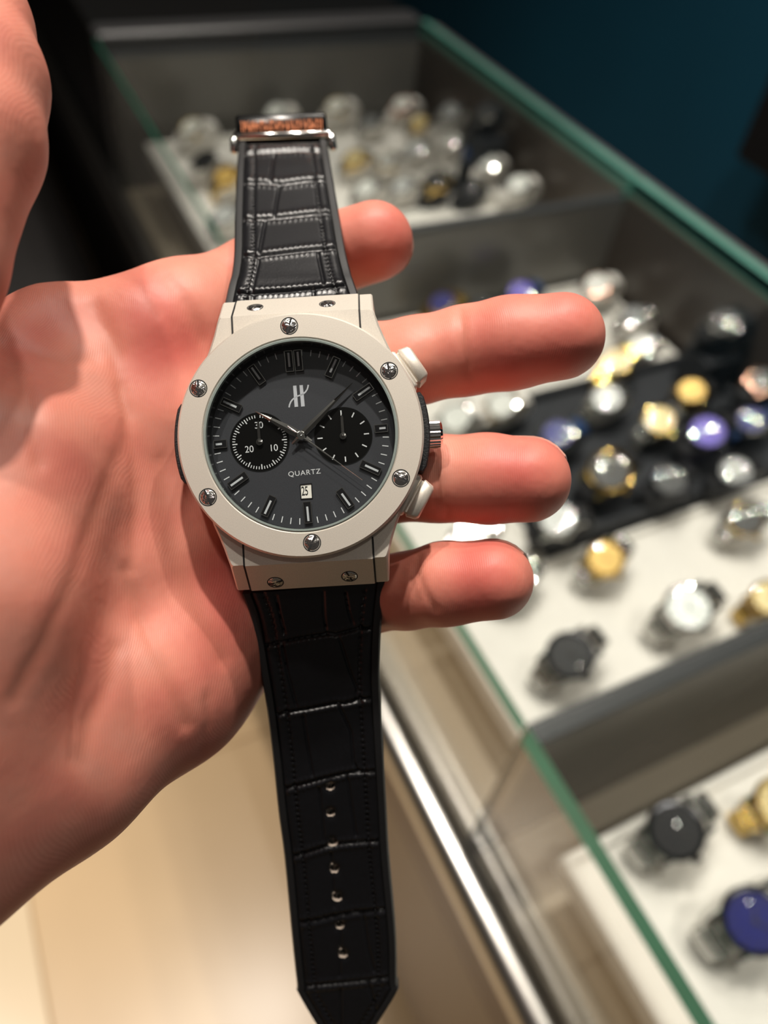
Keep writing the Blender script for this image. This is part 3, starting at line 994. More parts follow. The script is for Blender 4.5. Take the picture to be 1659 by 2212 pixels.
def surface_nets(Fd):
    s = Fd < 0
    nx, ny, nz = Fd.shape
    c = s[:-1, :-1, :-1].astype(np.uint8)
    tot = np.zeros_like(c)
    for dx in (0, 1):
        for dy in (0, 1):
            for dz in (0, 1):
                tot += s[dx:nx - 1 + dx, dy:ny - 1 + dy, dz:nz - 1 + dz]
    act = (tot > 0) & (tot < 8)
    idx = np.argwhere(act)
    ids = np.full(act.shape, -1, np.int64); ids[act] = np.arange(len(idx))
    acc = np.zeros((len(idx), 3)); cnt = np.zeros(len(idx))
    cor = [(a, b, c_) for a in (0, 1) for b in (0, 1) for c_ in (0, 1)]
    val = {q: Fd[idx[:, 0] + q[0], idx[:, 1] + q[1], idx[:, 2] + q[2]] for q in cor}
    for p in cor:
        for ax in range(3):
            if p[ax]: continue
            q = list(p); q[ax] = 1; q = tuple(q)
            a, b = val[p], val[q]
            m = (a < 0) != (b < 0)
            t = a / np.where(m, a - b, 1)
            pos = np.tile(np.array(p, float), (len(idx), 1)); pos[:, ax] += t
            acc[m] += pos[m]; cnt[m] += 1
    V = idx + acc / cnt[:, None]
    Q = []
    for ax in range(3):
        o1, o2 = [(1, 2), (2, 0), (0, 1)][ax]
        a = s; sl0 = [slice(None)] * 3; sl1 = [slice(None)] * 3
        sl0[ax] = slice(0, -1); sl1[ax] = slice(1, None)
        e0, e1 = s[tuple(sl0)], s[tuple(sl1)]
        ch = np.argwhere(e0 != e1)
        ok = (ch[:, o1] > 0) & (ch[:, o2] > 0) & (ch[:, o1] < Fd.shape[o1] - 1) & (ch[:, o2] < Fd.shape[o2] - 1)
        ch = ch[ok]
        def at(d1, d2):
            c_ = ch.copy(); c_[:, o1] += d1; c_[:, o2] += d2
            return ids[c_[:, 0], c_[:, 1], c_[:, 2]]
        q = np.stack([at(-1, -1), at(0, -1), at(0, 0), at(-1, 0)], 1)
        inside = e0[ch[:, 0], ch[:, 1], ch[:, 2]]
        q[~inside] = q[~inside][:, ::-1]
        Q.append(q)
    return V, np.vstack(Q)


HV, HQ = surface_nets(skin_f)
del skin_f
HV = HB0 + HV * VOX                                     # millimetres, camera axes
# Laplacian smoothing
E_ = np.vstack([HQ[:, [0, 1]], HQ[:, [1, 2]], HQ[:, [2, 3]], HQ[:, [3, 0]]])
deg = np.bincount(E_.ravel(), minlength=len(HV)).astype(float)


def smooth_once(V, lam):
    S = np.zeros_like(V)
    for ax in range(3):
        S[:, ax] = np.bincount(E_[:, 0], V[E_[:, 1], ax], len(V)) + np.bincount(E_[:, 1], V[E_[:, 0], ax], len(V))
    return V + lam * (S / deg[:, None] - V)


for it in range(6):
    HV = smooth_once(HV, 0.55); HV = smooth_once(HV, -0.52)


def vert_normals(V):
    fn = np.cross(V[HQ[:, 2]] - V[HQ[:, 0]], V[HQ[:, 3]] - V[HQ[:, 1]])
    N = np.zeros_like(V)
    for k_ in range(4):
        for ax in range(3): N[:, ax] += np.bincount(HQ[:, k_], fn[:, ax], len(V))
    return N / (np.linalg.norm(N, axis=1)[:, None] + 1e-9)


HN = vert_normals(HV)
hp = project(HV)
facing = np.clip(-(HN * HV).sum(1) / np.linalg.norm(HV, axis=1) * 1.6 + 0.1, 0, 1)
# creases: (points, depth mm, width px)
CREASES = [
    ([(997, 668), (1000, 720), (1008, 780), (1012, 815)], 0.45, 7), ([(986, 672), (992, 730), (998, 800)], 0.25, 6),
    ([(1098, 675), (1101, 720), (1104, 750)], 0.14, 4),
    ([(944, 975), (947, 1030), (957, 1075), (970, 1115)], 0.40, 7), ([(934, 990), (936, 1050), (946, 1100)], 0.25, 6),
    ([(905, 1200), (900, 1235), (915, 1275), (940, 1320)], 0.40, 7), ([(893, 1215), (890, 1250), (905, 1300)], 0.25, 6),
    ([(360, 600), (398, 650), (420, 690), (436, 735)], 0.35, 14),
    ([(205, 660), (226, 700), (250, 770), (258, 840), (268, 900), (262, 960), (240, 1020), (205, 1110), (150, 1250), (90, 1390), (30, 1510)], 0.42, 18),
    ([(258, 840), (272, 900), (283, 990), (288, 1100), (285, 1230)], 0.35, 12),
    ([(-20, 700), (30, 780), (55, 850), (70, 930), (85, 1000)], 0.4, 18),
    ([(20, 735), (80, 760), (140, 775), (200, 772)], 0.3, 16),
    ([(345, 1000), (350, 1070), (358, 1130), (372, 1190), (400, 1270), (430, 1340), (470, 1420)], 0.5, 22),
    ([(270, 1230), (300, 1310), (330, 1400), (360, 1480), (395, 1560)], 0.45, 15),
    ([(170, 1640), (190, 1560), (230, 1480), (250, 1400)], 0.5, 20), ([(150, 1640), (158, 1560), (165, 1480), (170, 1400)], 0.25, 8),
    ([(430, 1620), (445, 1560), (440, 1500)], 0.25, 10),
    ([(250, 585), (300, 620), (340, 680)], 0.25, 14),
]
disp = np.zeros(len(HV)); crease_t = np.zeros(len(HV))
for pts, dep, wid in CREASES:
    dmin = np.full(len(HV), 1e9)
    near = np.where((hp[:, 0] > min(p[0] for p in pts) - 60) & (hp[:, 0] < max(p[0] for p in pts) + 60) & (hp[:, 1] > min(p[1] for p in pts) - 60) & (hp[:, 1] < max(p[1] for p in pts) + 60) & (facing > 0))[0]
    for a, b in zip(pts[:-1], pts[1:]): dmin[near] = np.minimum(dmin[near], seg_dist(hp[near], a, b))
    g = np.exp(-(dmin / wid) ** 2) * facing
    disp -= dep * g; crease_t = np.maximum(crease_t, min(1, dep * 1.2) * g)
# soft mounds and hollows of the palm: (px, py, radius px, height mm)
for x, y, rr, hgt in ((330, 690, 120, 0.9), (345, 880, 100, 1.3), (330, 1060, 70, 0.8), (470, 1330, 110, 1.6), (380, 1480, 130, 1.4), (150, 700, 80, -1.2),
                      (290, 1330, 80, -1.0), (100, 880, 70, 1.0), (180, 930, 70, 0.8), (100, 1250, 130, 1.0), (200, 1700, 120, 0.8),
                      (1190, 740, 70, 0.5), (1130, 1020, 70, 0.5), (1050, 1240, 65, 0.5), (900, 770, 60, 0.5), (1150, 640, 40, 0.0)):
    disp += hgt * np.exp(-(((hp[:, 0] - x) ** 2 + (hp[:, 1] - y) ** 2) / rr ** 2)) * facing
HV = HV + HN * disp[:, None]
HV = smooth_once(HV, 0.3)
# pinkness of the skin: finger pads and mounds are redder, hollows and creases yellower
pink = np.full(len(HV), 0.42)
for x, y, rr, v in ((1200, 720, 120, .45), (1060, 760, 80, .30), (1140, 1010, 110, .5), (1040, 1240, 110, .55), (820, 510, 110, .35), (360, 760, 110, .40), (330, 690, 90, .25),
                    (40, 720, 90, .30), (120, 1000, 120, .18), (450, 1340, 110, .30), (520, 1250, 100, .45), (310, 1540, 150, .25), (100, 1850, 200, .20), (1000, 720, 30, -.2),
                    (200, 850, 80, -.25), (880, 760, 70, -.25), (900, 990, 60, -.2), (330, 1420, 80, -.2), (220, 1600, 120, -.15)):
    pink += v * np.exp(-(((hp[:, 0] - x) ** 2 + (hp[:, 1] - y) ** 2) / rr ** 2))
pink += 0.12 * (np.sin(hp[:, 0] * .021 + np.sin(hp[:, 1] * .017) * 2) * np.sin(hp[:, 1] * .019 + 1.3 * np.sin(hp[:, 0] * .013)))
pink = np.clip(pink, 0, 1)

horg = Vector(pc(-200, 1500, 0.140))
hme = bpy.data.meshes.new('hand')
HVl = HV * MM - np.array(horg)
hme.vertices.add(len(HVl)); hme.vertices.foreach_set('co', HVl.astype(np.float32).ravel())
hme.loops.add(HQ.size); hme.loops.foreach_set('vertex_index', HQ.astype(np.int32).ravel())
hme.polygons.add(len(HQ)); hme.polygons.foreach_set('loop_start', np.arange(0, HQ.size, 4, dtype=np.int32))
hme.update(calc_edges=True)
hme.validate()
at_ = hme.attributes.new('pinkness', 'FLOAT', 'POINT'); at_.data.foreach_set('value', pink.astype(np.float32))
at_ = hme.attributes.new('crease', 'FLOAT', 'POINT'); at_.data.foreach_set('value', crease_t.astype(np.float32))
hme.shade_smooth()


def skin_material():
    m, nt, b, out = nodes_of('skin')
    N = nt.nodes.new; Lk = nt.links.new
    pk = N('ShaderNodeAttribute'); pk.attribute_name = 'pinkness'
    cr = N('ShaderNodeAttribute'); cr.attribute_name = 'crease'
    n1 = noise_node(nt, 90.0, 4.0, 0.6)
    add = N('ShaderNodeMath'); add.operation = 'MULTIPLY_ADD'
    Lk(n1.outputs['Fac'], add.inputs[0]); add.inputs[1].default_value = 0.5
    sub = N('ShaderNodeMath'); sub.operation = 'SUBTRACT'; Lk(pk.outputs['Fac'], sub.inputs[0]); sub.inputs[1].default_value = 0.25
    Lk(sub.outputs[0], add.inputs[2])
    ramp = N('ShaderNodeValToRGB')
    ramp.color_ramp.elements[0].position = 0.0; ramp.color_ramp.elements[0].color = (0.58, 0.285, 0.222, 1)
    ramp.color_ramp.elements[1].position = 1.0; ramp.color_ramp.elements[1].color = (0.60, 0.145, 0.115, 1)
    e = ramp.color_ramp.elements.new(0.45); e.color = (0.69, 0.255, 0.185, 1)
    Lk(add.outputs[0], ramp.inputs[0])
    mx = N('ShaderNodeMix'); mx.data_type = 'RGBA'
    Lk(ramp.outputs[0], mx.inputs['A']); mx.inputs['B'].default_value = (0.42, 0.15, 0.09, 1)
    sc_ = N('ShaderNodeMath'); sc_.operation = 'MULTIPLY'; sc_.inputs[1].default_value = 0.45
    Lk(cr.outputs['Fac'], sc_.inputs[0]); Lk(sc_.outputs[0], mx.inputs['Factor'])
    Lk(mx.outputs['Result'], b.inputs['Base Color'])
    b.inputs['Roughness'].default_value = 0.48
    b.inputs['Specular IOR Level'].default_value = 0.34
    b.inputs['Subsurface Weight'].default_value = 0.22
    b.inputs['Subsurface Radius'].default_value = (1.0, 0.35, 0.2)
    b.inputs['Subsurface Scale'].default_value = 0.0022
    # friction ridges
    tc = N('ShaderNodeTexCoord')
    nw = noise_node(nt, 55.0, 1.0)
    vm = N('ShaderNodeVectorMath'); vm.operation = 'SCALE'; vm.inputs['Scale'].default_value = 0.006
    Lk(nw.outputs['Color'], vm.inputs[0])
    va = N('ShaderNodeVectorMath'); va.operation = 'ADD'
    Lk(tc.outputs['Object'], va.inputs[0]); Lk(vm.outputs[0], va.inputs[1])
    wv = N('ShaderNodeTexWave'); wv.wave_type = 'BANDS'; wv.bands_direction = 'X'
    wv.inputs['Scale'].default_value = 860.0; wv.inputs['Distortion'].default_value = 1.2
    wv.inputs['Detail'].default_value = 1.0; wv.inputs['Detail Scale'].default_value = 0.6
    Lk(va.outputs[0], wv.inputs['Vector'])
    n3 = noise_node(nt, 1500.0, 2.0)
    hsum = N('ShaderNodeMath'); hsum.operation = 'MULTIPLY_ADD'; hsum.inputs[1].default_value = 0.5
    Lk(n3.outputs['Fac'], hsum.inputs[0]); Lk(wv.outputs['Fac'], hsum.inputs[2])
    bp = N('ShaderNodeBump'); bp.inputs['Strength'].default_value = 0.17; bp.inputs['Distance'].default_value = 0.00007
    Lk(hsum.outputs[0], bp.inputs['Height'])
    n4 = noise_node(nt, 160.0, 3.0)
    bp2 = N('ShaderNodeBump'); bp2.inputs['Strength'].default_value = 0.25; bp2.inputs['Distance'].default_value = 0.0009
    Lk(n4.outputs['Fac'], bp2.inputs['Height']); Lk(bp.outputs['Normal'], bp2.inputs['Normal'])
    Lk(bp2.outputs['Normal'], b.inputs['Normal'])
    return m


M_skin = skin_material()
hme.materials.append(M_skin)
hand_o = bpy.data.objects.new('hand', hme); col.objects.link(hand_o)
hand_o.matrix_world = CAM @ Matrix.Translation(horg)
tag(hand_o, 'open left hand, palm up with fingers spread, carrying the wristwatch', 'hand')
# finger nails, on the far side of the finger ends
M_nail = mat('fingernail', (0.72, 0.42, 0.34), 0.25, vary=0.05)
for nm in ('index', 'middle', 'ring', 'little'):
    (x0, y0, d0, r0), (x1, y1, d1, r1) = fingers[nm][-2:]
    a, b = np.array(pc(x0, y0, d0)), np.array(pc(x1, y1, d1))
    t = (b - a) / np.linalg.norm(b - a)
    back = np.array([0, {'index': 0.0, 'middle': 0.1, 'ring': 0.75, 'little': 0.75}[nm], -1.0]); back -= back @ t * t; back /= np.linalg.norm(back)
    side = np.cross(t, back)
    vs_, fs_ = [], []
    na, nb = 9, 11
    for lay in (0, 1):
        for i in range(na):
            u = i / (na - 1)
            for j in range(nb):
                th = math.radians(-50 + 100 * j / (nb - 1))
                rad = r1 + 0.35 - 0.4 * lay - 0.9 * max(0, u - .55) ** 2
                le = -5.5 + u * (12.0 + 0.5 * math.cos(th)) + (r1 - 8.2)
                bend = r1 - math.sqrt(max(r1 ** 2 - max(0, le) ** 2 * 0.93, 1.0))
                p = b + t * le + (back * math.cos(th) + side * math.sin(th)) * (rad - bend)
                vs_.append(p)
    for lay in (0, 1):
        o_ = lay * na * nb
        for i in range(na - 1):
            for j in range(nb - 1):
                q = (o_ + i * nb + j, o_ + i * nb + j + 1, o_ + (i + 1) * nb + j + 1, o_ + (i + 1) * nb + j)
                fs_.append(q if lay == 0 else q[::-1])
    rimv = [j for j in range(nb)] + [i * nb + nb - 1 for i in range(1, na)] + [(na - 1) * nb + j for j in range(nb - 2, -1, -1)] + [i * nb for i in range(na - 2, 0, -1)]
    for a_, b_ in zip(rimv, rimv[1:] + rimv[:1]): fs_.append((a_, b_, na * nb + b_, na * nb + a_))
    mb = MB(); mb.v = [tuple(np.array(p) * MM - np.array(horg)) for p in vs_]; mb.f = fs_
    mb.build('fingernail', M_nail, hand_o, angle=60)


# ================================================================== WATCHES IN THE COUNTER
M_gold = mat('polished_gold', (0.86, 0.60, 0.20), 0.06, 1.0, vary=0.05)
M_steel = mat('polished_steel', (0.78, 0.77, 0.75), 0.055, 1.0, vary=0.05)
M_rose = mat('rose_gold', (0.80, 0.46, 0.34), 0.18, 1.0, vary=0.05)
M_black_steel = mat('black_coated_steel', (0.03, 0.03, 0.034), 0.25, 0.8)
METAL = {'gold': M_gold, 'steel': M_steel, 'rose': M_rose, 'black': M_black_steel}
DIALS = {n: mat(n + '_dial', c, 0.45, mt * 0.5, vary=0.08) for n, c, mt in (
    ('white', (0.80, 0.80, 0.76), 0), ('silver', (0.55, 0.55, 0.54), 0.4), ('black', (0.008, 0.008, 0.010), 0), ('gold', (0.70, 0.46, 0.13), 0.5), ('champagne', (0.72, 0.58, 0.30), 0.3),
    ('blue', (0.015, 0.018, 0.16), 0.3), ('violet', (0.13, 0.09, 0.46), 0.3), ('pearl', (0.80, 0.82, 0.80), 0.3), ('grey', (0.20, 0.20, 0.20), 0.2), ('rose', (0.55, 0.22, 0.16), 0.3))}
STRAPS = {n: mat(n + '_strap_leather', c, 0.5) for n, c in (('black', (0.012, 0.012, 0.014)), ('navy', (0.01, 0.04, 0.13)), ('brown', (0.09, 0.045, 0.02)), ('white', (0.75, 0.72, 0.68)))}
_cache = {}


def shared(key, make, material, angle=40):
    kk = (key, material.name)
    if kk not in _cache:
        me = make().mesh(key)
        me.shade_smooth(); me.set_sharp_from_angle(angle=math.radians(angle)); me.materials.append(material)
        _cache[kk] = me
    return _cache[kk]


def mk_case():
    return MB().lathe([(0.0, -0.0100), (0.0165, -0.0100), (0.0200, -0.0075), (0.0207, -0.0045), (0.0203, -0.0022), (0.0190, -0.0019), (0.0167, -0.0022)], 40)


def mk_lug(sx, sy):
    def f():
            mb = MB(); rings = []
            for y, z0, z1, w in ((0.012, -0.0085, -0.0018, 0.0042), (0.0215, -0.0090, -0.0032, 0.0036), (0.0250, -0.0115, -0.0070, 0.0026)):
                x0 = sx * 0.0105; x1 = sx * (0.0105 + w)
                rings.append([(x0, sy * y, z0), (x1, sy * y, z0), (x1, sy * y, z1), (x0, sy * y, z1)])
            return mb.loft(rings)
    return f


def mk_bezel():
    mb = MB(); n = 96; rings = []
    for i in range(n):
        a = 2 * math.pi * i / n; g = 0.0002 if i % 2 else 0.0
        rings.append([(r * math.cos(a), r * math.sin(a), z) for r, z in ((0.0165, -0.0015), (0.0166, -0.0002), (0.0174, 0.0006), (0.0190 + g, 0.0002 - g), (0.0201 + g, -0.0016), (0.0190, -0.0020))])
    rings.append(rings[0])
    return mb.loft(rings, caps=False)


def mk_dial():
    return MB().lathe([(0.0166, -0.0020), (0.0166, -0.0013), (0.0, -0.0013)], 40)


def mk_crystal():
    return MB().lathe([(0.0165, -0.0004), (0.0160, 0.0003), (0.0130, 0.0007), (0.0080, 0.0011), (0.0, 0.0013)], 36, None, False)


def mk_crown():
    M = Matrix.Translation((0.0203, 0, -0.0052)) @ Matrix.Rotation(math.radians(90), 4, 'Y')
    mb = MB(); rings = []
    for z, r in ((0, .0026), (.0006, .0032), (.0032, .0032), (.0038, .0026)):
        rings.append([((r + (.0002 if i % 2 else 0)) * math.cos(i * math.pi / 12), (r + (.0002 if i % 2 else 0)) * math.sin(i * math.pi / 12), z) for i in range(24)])
    return mb.loft(rings, M=M)


def mk_markers():
    mb = MB()
    for h in range(12):
        mb.box(-0.0005, 0.0005, 0.0115, 0.0150, -0.0013, -0.0010, 0, Matrix.Rotation(math.radians(h * 30), 4, 'Z'))
    return mb


def mk_hand(L, w, ang, z):
    def f():
        return MB().prism([(-w, -0.002), (w, -0.002), (w * .5, L), (-w * .5, L)], z, z + 0.0002, Matrix.Rotation(math.radians(ang), 4, 'Z'))
    return f


A_Y, B_Z, C_Z = 0.0350, 0.0205, -0.0250


def loop_pt(t):
    """t: angle from the top of the loop"""
    sp = lambda c, e: math.copysign(abs(c) ** e, c)
    return A_Y * sp(math.sin(t), 0.85), C_Z + B_Z * sp(math.cos(t), 0.70)


def mk_bracelet():
    mb = MB(); n = 30
    for k in range(n):
        t = math.radians(36 + (360 - 72) * (k + 0.5) / n)
        y, z = loop_pt(t)
        (ya, za), (yb, zb) = loop_pt(t - 0.05), loop_pt(t + 0.05)
        a = math.atan2(zb - za, yb - ya)
        M = Matrix.Translation((0, y, z)) @ Matrix.Rotation(a, 4, 'X')
        w = 0.0098 - 0.0018 * math.sin(math.radians(180 * (k + .5) / n))
        L = 0.00245
        for x0, x1, dz_ in ((-w, -w * .40, 0), (-w * .36, w * .36, 0.0004), (w * .40, w, 0)):
            prf = [(L * math.cos(q), -0.0006 + 0.0021 * math.sin(q) + dz_) for q in np.linspace(0, math.pi, 7)] + [(-L, -0.0016), (L, -0.0016)]
            mb.loft([[(xx, yy, zz) for yy, zz in prf] for xx in (x0, x1)], M=M)
    return mb


def mk_strap():
    mb = MB(); n = 40; rings = []
    for k in range(n + 1):
        t = math.radians(34 + 292 * k / n)
        y, z = loop_pt(t)
        ny, nz = math.sin(t), math.cos(t)
        w = 0.0100 - 0.0018 * math.sin(math.pi * k / n); h = 0.0017
        pr = [(-w, -h), (w, -h), (w, h * .3), (w * .82, h), (-w * .82, h), (-w, h * .3)]
        rings.append([(x, y + ny * d, z + nz * d) for x, d in pr])
    return mb.loft(rings)


def mk_cushion():
    mb = MB(); n, m = 28, 18; v = []; f = []
    sp = lambda c, e: math.copysign(abs(c) ** e, c)
    for i in range(m + 1):
        ph = -math.pi / 2 + math.pi * i / m
        for j in range(n):
            th = 2 * math.pi * j / n
            v.append((0.0150 * sp(math.cos(ph), .45) * sp(math.cos(th), .45), 0.0318 * sp(math.cos(ph), .8) * sp(math.sin(th), .8), C_Z + 0.0178 * sp(math.sin(ph), .8)))
    for i in range(m):
        for j in range(n):
            f.append((i * n + j, i * n + (j + 1) % n, (i + 1) * n + (j + 1) % n, (i + 1) * n + j))
    return mb.add(v, f)


M_bg_crystal = glass_mat('display_watch_crystal', (0.97, 0.98, 0.98), 1.5)


def display_watch(px, py, size, metal, bez, dialc, band, cush, label, yaw=0.0, tilt=0.44):
    base = TRAY_Z - CAM_Z
    loc = at_z(px, py, base + 0.0465 * size)
    if loc.x > 0.42 and 0.345 < loc.y < 0.565:                        # on the black tray
        base += 0.012
        loc = at_z(px, py, base + 0.0465 * size)
    if loc.x > 0.752:                                                 # the back row stands on blocks
        zc = (base + 0.0465 * size) * 0.752 / loc.x
        loc = at_z(px, py, zc)
        zb, zt = CAM_Z + base + 0.001, loc.z - 0.0475 * size
        if zt - zb > 0.004:
            blk = MB().box(-0.026, 0.026, -0.022, 0.022, 0, zt - zb, 0.0015).build('display_block', M_white if cush == 'w' else M_black_felt, None, smooth=False, loc=(loc.x + 0.008, loc.y, zb))
            tag(blk, ('white' if cush == 'w' else 'black') + ' block under the ' + label, 'block', 'display blocks of the back row')
    n = Vector((-math.sin(tilt), -0.16, math.cos(tilt))).normalized()
    n = Matrix.Rotation(math.radians(yaw), 3, 'Z') @ n
    ydir = Matrix.Rotation(math.radians(yaw), 3, 'Z') @ Vector((1, 0, 0))
    ydir = (ydir - n * ydir.dot(n)).normalized()
    xdir = ydir.cross(n)
    M = Matrix(((xdir.x, ydir.x, n.x, loc.x), (xdir.y, ydir.y, n.y, loc.y), (xdir.z, ydir.z, n.z, loc.z), (0, 0, 0, 1))) @ Matrix.Scale(size, 4)
    root = empty('display_watch', mat=M)
    tag(root, label, 'watch', 'watches on show in the counter')
    def part(name, me, parent=None):
        o = bpy.data.objects.new(name, me); col.objects.link(o); o.parent = parent or root
        return o
    mt = METAL[metal]; bm_ = METAL[bez]
    part('case', shared('case', mk_case, mt));  part('bezel', shared('bezel', mk_bezel, bm_))
    for sx_ in (-1, 1):
        for sy_ in (-1, 1): part('lug', shared('lug%d%d' % (sx_, sy_), mk_lug(sx_, sy_), mt))
    d = part('dial', shared('dial', mk_dial, DIALS[dialc]))
    acc = METAL['gold' if bez == 'gold' else 'steel']
    part('hour_markers', shared('hour_markers', mk_markers, acc), d)
    part('hour_hand', shared('hour_hand', mk_hand(0.0090, 0.0007, 55, -0.0009), acc), d)
    part('minute_hand', shared('minute_hand', mk_hand(0.0130, 0.0005, -60, -0.0006), acc), d)
    part('crystal', shared('crystal', mk_crystal, M_bg_crystal)); part('crown', shared('crown', mk_crown, bm_))
    if band in METAL: part('bracelet', shared('bracelet', mk_bracelet, METAL[band], 50))
    else: part('strap', shared('strap', mk_strap, STRAPS[band[1:]], 50))
    c = bpy.data.objects.new('watch_cushion', shared('cushion', mk_cushion, M_white if cush == 'w' else M_black_felt))
    col.objects.link(c); c.matrix_world = M
    tag(c, ('white' if cush == 'w' else 'black') + ' padded cushion inside the ' + label, 'cushion', 'cushions under the display watches')
    return root


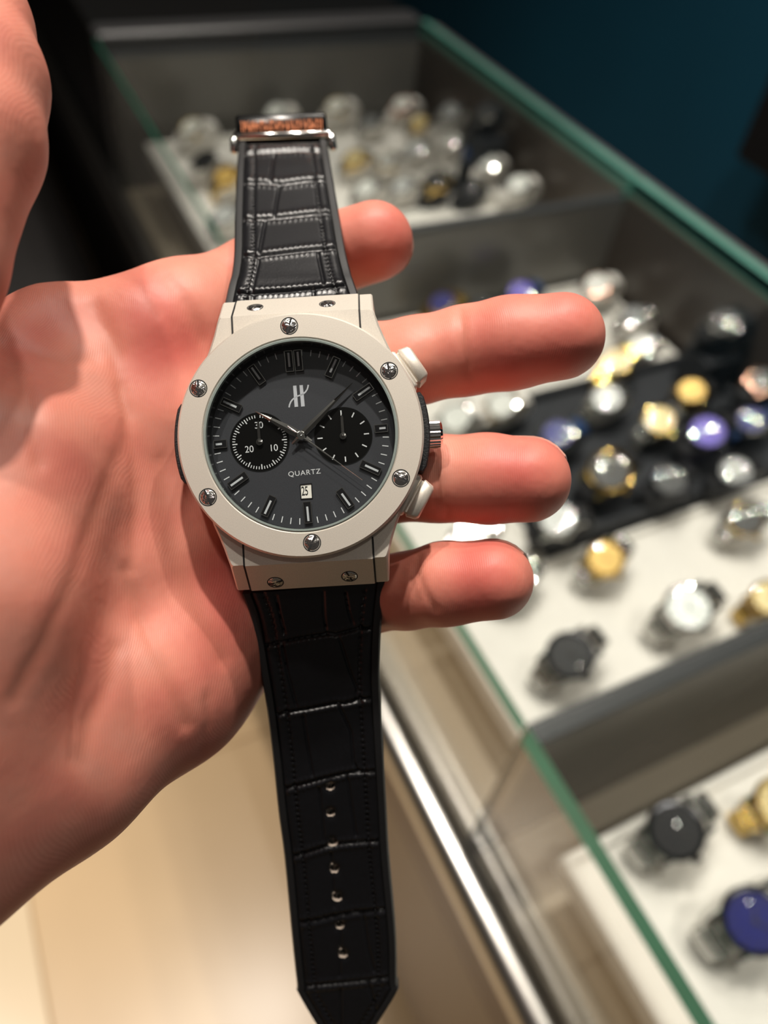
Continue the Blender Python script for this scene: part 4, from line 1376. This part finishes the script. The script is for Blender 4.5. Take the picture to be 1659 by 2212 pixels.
# px, py, size, case, bezel, dial, band ('_x' = leather), cushion, label, yaw
WATCHES = [
    # near compartment
    (1462, 1795, 1.05, 'steel', 'black', 'black', 'steel', 'w', 'black dial watch with glittering steel bracelet nearest the divider', 8),
    (1632, 1990, 1.12, 'steel', 'blackb', 'blue', 'steel', 'w', 'deep blue dial watch at the near front', 5),
    (1690, 1735, 1.00, 'gold', 'gold', 'champagne', 'gold', 'w', 'gold watch at the frame edge behind the blue dial watch', 0),
    # white tray past the near divider
    (1232, 1415, 1.05, 'steel', 'black', 'black', 'steel', 'w', 'round black dial steel watch beside the front glass', 10),
    (1488, 1312, 1.12, 'steel', 'steel', 'pearl', 'steel', 'w', 'large pearl white dial watch alone on the white tray', 5),
    (1308, 1205, 0.95, 'gold', 'gold', 'gold', 'steel', 'w', 'round gold dial watch with steel bracelet on white tray', 12),
    (1612, 1120, 0.95, 'steel', 'gold', 'black', 'steel', 'w', 'black dial watch with gold bezel by the frame edge', 0),
    (1665, 1290, 0.90, 'gold', 'gold', 'champagne', 'gold', 'w', 'small champagne gold watch at the frame edge', 0),
    (1110, 1250, 0.90, 'steel', 'steel', 'white', 'steel', 'w', 'steel watch glinting behind the little fingertip', 10),
    # black tray
    (1318, 1015, 1.15, 'gold', 'gold', 'black', '_black', 'k', 'black dial watch with wide gold ring beside the ring fingertip', 12),
    (1205, 1120, 0.95, 'steel', 'steel', 'silver', '_black', 'k', 'silver watch just below the ring fingertip', -8),
    (1530, 930, 1.10, 'black', 'black', 'violet', '_black', 'k', 'violet dial watch on a black strap', 8),
    (1625, 905, 0.90, 'black', 'steel', 'blue', '_navy', 'k', 'blue glinting watch next to the violet dial watch', 0),
    (1425, 905, 0.95, 'steel', 'gold', 'champagne', 'steel', 'k', 'two tone champagne watch in the middle of the black tray', 10),
    (1495, 842, 0.90, 'gold', 'gold', 'gold', '_black', 'k', 'bright gold watch at the back of the black tray', -5),
    (1205, 935, 0.95, 'steel', 'steel', 'blue', '_navy', 'k', 'navy strap watch below the middle finger', 0),
    (1448, 1035, 0.95, 'black', 'black', 'black', '_black', 'k', 'all black watch in the dark middle of the tray', 6),
    (1590, 1015, 0.95, 'black', 'black', 'grey', '_black', 'k', 'dark grey dial watch below the violet dial watch', -4),
    (1650, 820, 0.90, 'rose', 'rose', 'black', '_black', 'k', 'dark watch with rose gold case at the frame edge', 5),
    # white tray against the middle divider
    (1312, 858, 0.95, 'steel', 'steel', 'silver', 'steel', 'w', 'bright steel watch under the middle fingertip', 5),
    (1332, 778, 0.95, 'gold', 'gold', 'champagne', 'gold', 'w', 'pale gold watch touching the middle fingertip', 14),
    (1385, 742, 0.85, 'steel', 'steel', 'white', 'steel', 'w', 'small steel watch right of the middle fingertip', 0),
    (1370, 680, 0.90, 'steel', 'steel', 'grey', 'steel', 'w', 'grey dial steel watch before the bare white tray', -6),
    (1290, 612, 1.00, 'steel', 'rose', 'white', '_white', 'w', 'white watch with rose bezel above the middle fingertip', 0),
    (1568, 690, 1.00, 'steel', 'steel', 'black', '_black', 'k', 'steel watch on black strap far out on the white tray', -12),
    (1125, 628, 0.95, 'black', 'steel', 'violet', '_navy', 'k', 'purple blue watch above the middle finger joint', 5),
    (955, 652, 0.95, 'gold', 'gold', 'blue', 'gold', 'k', 'gold watch between strap and middle finger', 0),
    (1040, 660, 0.90, 'steel', 'steel', 'black', '_black', 'k', 'half hidden black strap watch over the middle finger', 0),
    (985, 900, 0.95, 'steel', 'steel', 'white', '_white', 'w', 'white watch between middle and ring fingers', 0),
    (1085, 872, 0.90, 'gold', 'steel', 'white', '_white', 'w', 'white watch with gold case right under the middle finger', 0),
    (1020, 1150, 0.90, 'steel', 'steel', 'white', 'steel', 'w', 'steel watch between ring and little fingers', 6),
    # far compartment
    (412, 272, 1.05, 'steel', 'gold', 'white', '_white', 'w', 'white watch with gold bezel farthest left in the counter', 0),
    (440, 345, 1.00, 'steel', 'steel', 'black', '_white', 'w', 'white strap watch with dark dial left of the clasp', 0),
    (486, 378, 0.95, 'gold', 'gold', 'gold', 'gold', 'w', 'yellow gold watch beside the held strap', 10),
    (484, 462, 0.95, 'steel', 'steel', 'silver', 'steel', 'w', 'silver watch left of the strap above the index finger', 5),
    (595, 238, 1.00, 'steel', 'steel', 'white', '_white', 'w', 'white watch just above the clasp', 0),
    (725, 226, 1.05, 'steel', 'gold', 'white', '_white', 'w', 'white watch with gold glint upper right of the clasp', 0),
    (800, 262, 0.85, 'steel', 'steel', 'grey', 'steel', 'w', 'small grey watch right of the clasp', 6),
    (868, 222, 1.00, 'rose', 'rose', 'white', '_white', 'w', 'white watch with red tinted case in the far row', 0),
    (905, 262, 0.85, 'gold', 'gold', 'champagne', 'steel', 'w', 'champagne watch in the middle of the far row', 0),
    (972, 238, 0.95, 'steel', 'steel', 'grey', 'steel', 'w', 'grey steel watch in the far row', 8),
    (1052, 236, 0.85, 'steel', 'steel', 'black', '_black', 'k', 'dim dark watch at the right end of the far row', 0),
    (1036, 300, 0.90, 'black', 'steel', 'violet', '_navy', 'k', 'violet blue watch with blue glint at right', 8),
    (1055, 350, 0.90, 'steel', 'steel', 'white', '_white', 'w', 'white watch below the violet blue watch', 0),
    (975, 300, 0.90, 'steel', 'steel', 'white', 'steel', 'w', 'white dial steel watch left of the violet blue watch', -8),
    (765, 340, 0.95, 'gold', 'gold', 'champagne', 'steel', 'w', 'gold and steel watch close to the strap edge', 0),
    (835, 345, 0.90, 'steel', 'gold', 'silver', 'steel', 'w', 'silver watch with gold bezel in the second row', 5),
    (898, 318, 0.85, 'steel', 'steel', 'silver', 'steel', 'w', 'plain silver watch in the second row', 10),
    (790, 405, 0.90, 'steel', 'steel', 'white', 'steel', 'w', 'white dial watch above the index fingertip', 0),
    (868, 400, 0.85, 'steel', 'steel', 'silver', 'steel', 'w', 'silver watch above right of the index fingertip', 0),
    (940, 388, 1.00, 'gold', 'gold', 'black', '_black', 'k', 'black strap watch with gold case before the divider', 10),
    (1010, 405, 0.85, 'black', 'black', 'black', '_black', 'k', 'black watch hard against the middle divider', 0),
    (1120, 395, 0.95, 'steel', 'steel', 'white', '_white', 'w', 'pale watch at the back corner of the far tray', 0),
]
M_blackb = M_black_steel
METAL['blackb'] = M_black_steel
for w_ in WATCHES:
    px_, py_, size_, me_, bz_, di_, ba_, cu_, lab_, yaw_ = w_
    display_watch(px_, py_, size_, me_, bz_, di_, ba_, cu_, lab_, yaw_)

# ------------------------------------------------------------------ dark seat added to stand for the dark floor beyond the hand
added_bench = empty('added_bench', (-0.34, 2.3, 0)); tag(added_bench, 'long dark padded seat added to stand for the dark far floor beside the counter', 'added_bench')
M_added_bench = mat('dark_area_upholstery', (0.020, 0.017, 0.016), 0.6, vary=0.25, vscale=8)
MB().box(-0.52, 0.52, -1.15, 1.6, 0.30, 0.44, 0.03).build('added_bench_seat', M_added_bench, added_bench, angle=50)
MB().box(-0.48, 0.48, -1.10, 1.55, 0.06, 0.30, 0.005).build('added_bench_base', M_dark_base_shade, added_bench, smooth=False)
for sx in (-1, 1):
    for yy in (-1.0, 1.4):
        MB().box(sx * 0.42 - 0.03, sx * 0.42 + 0.03, yy - 0.03, yy + 0.03, 0.0, 0.06, 0.003).build('added_bench_foot', M_chrome, added_bench, smooth=False)

# ------------------------------------------------------------------ black cabinet hung on the teal wall, only its edge in view
r_ = RC @ np.array([(1642 - CX) / F_PX, (210 - CY) / F_PX, 1.0]); t_ = 1.55 / r_[0]
cab = empty('wall_cabinet', (1.65, r_[1] * t_ - 0.20, CAM_Z + r_[2] * t_))
tag(cab, 'black cabinet on the teal wall at the frame edge', 'cabinet')
MB().box(-0.10, 0.10, -0.20, 0.20, -0.13, 0.13, 0.012).build('cabinet_body', M_black_wall, cab, angle=50)
MB().box(-0.112, -0.10, -0.19, 0.19, -0.12, 0.12, 0.004).build('cabinet_door', M_black_wall, cab, smooth=False)
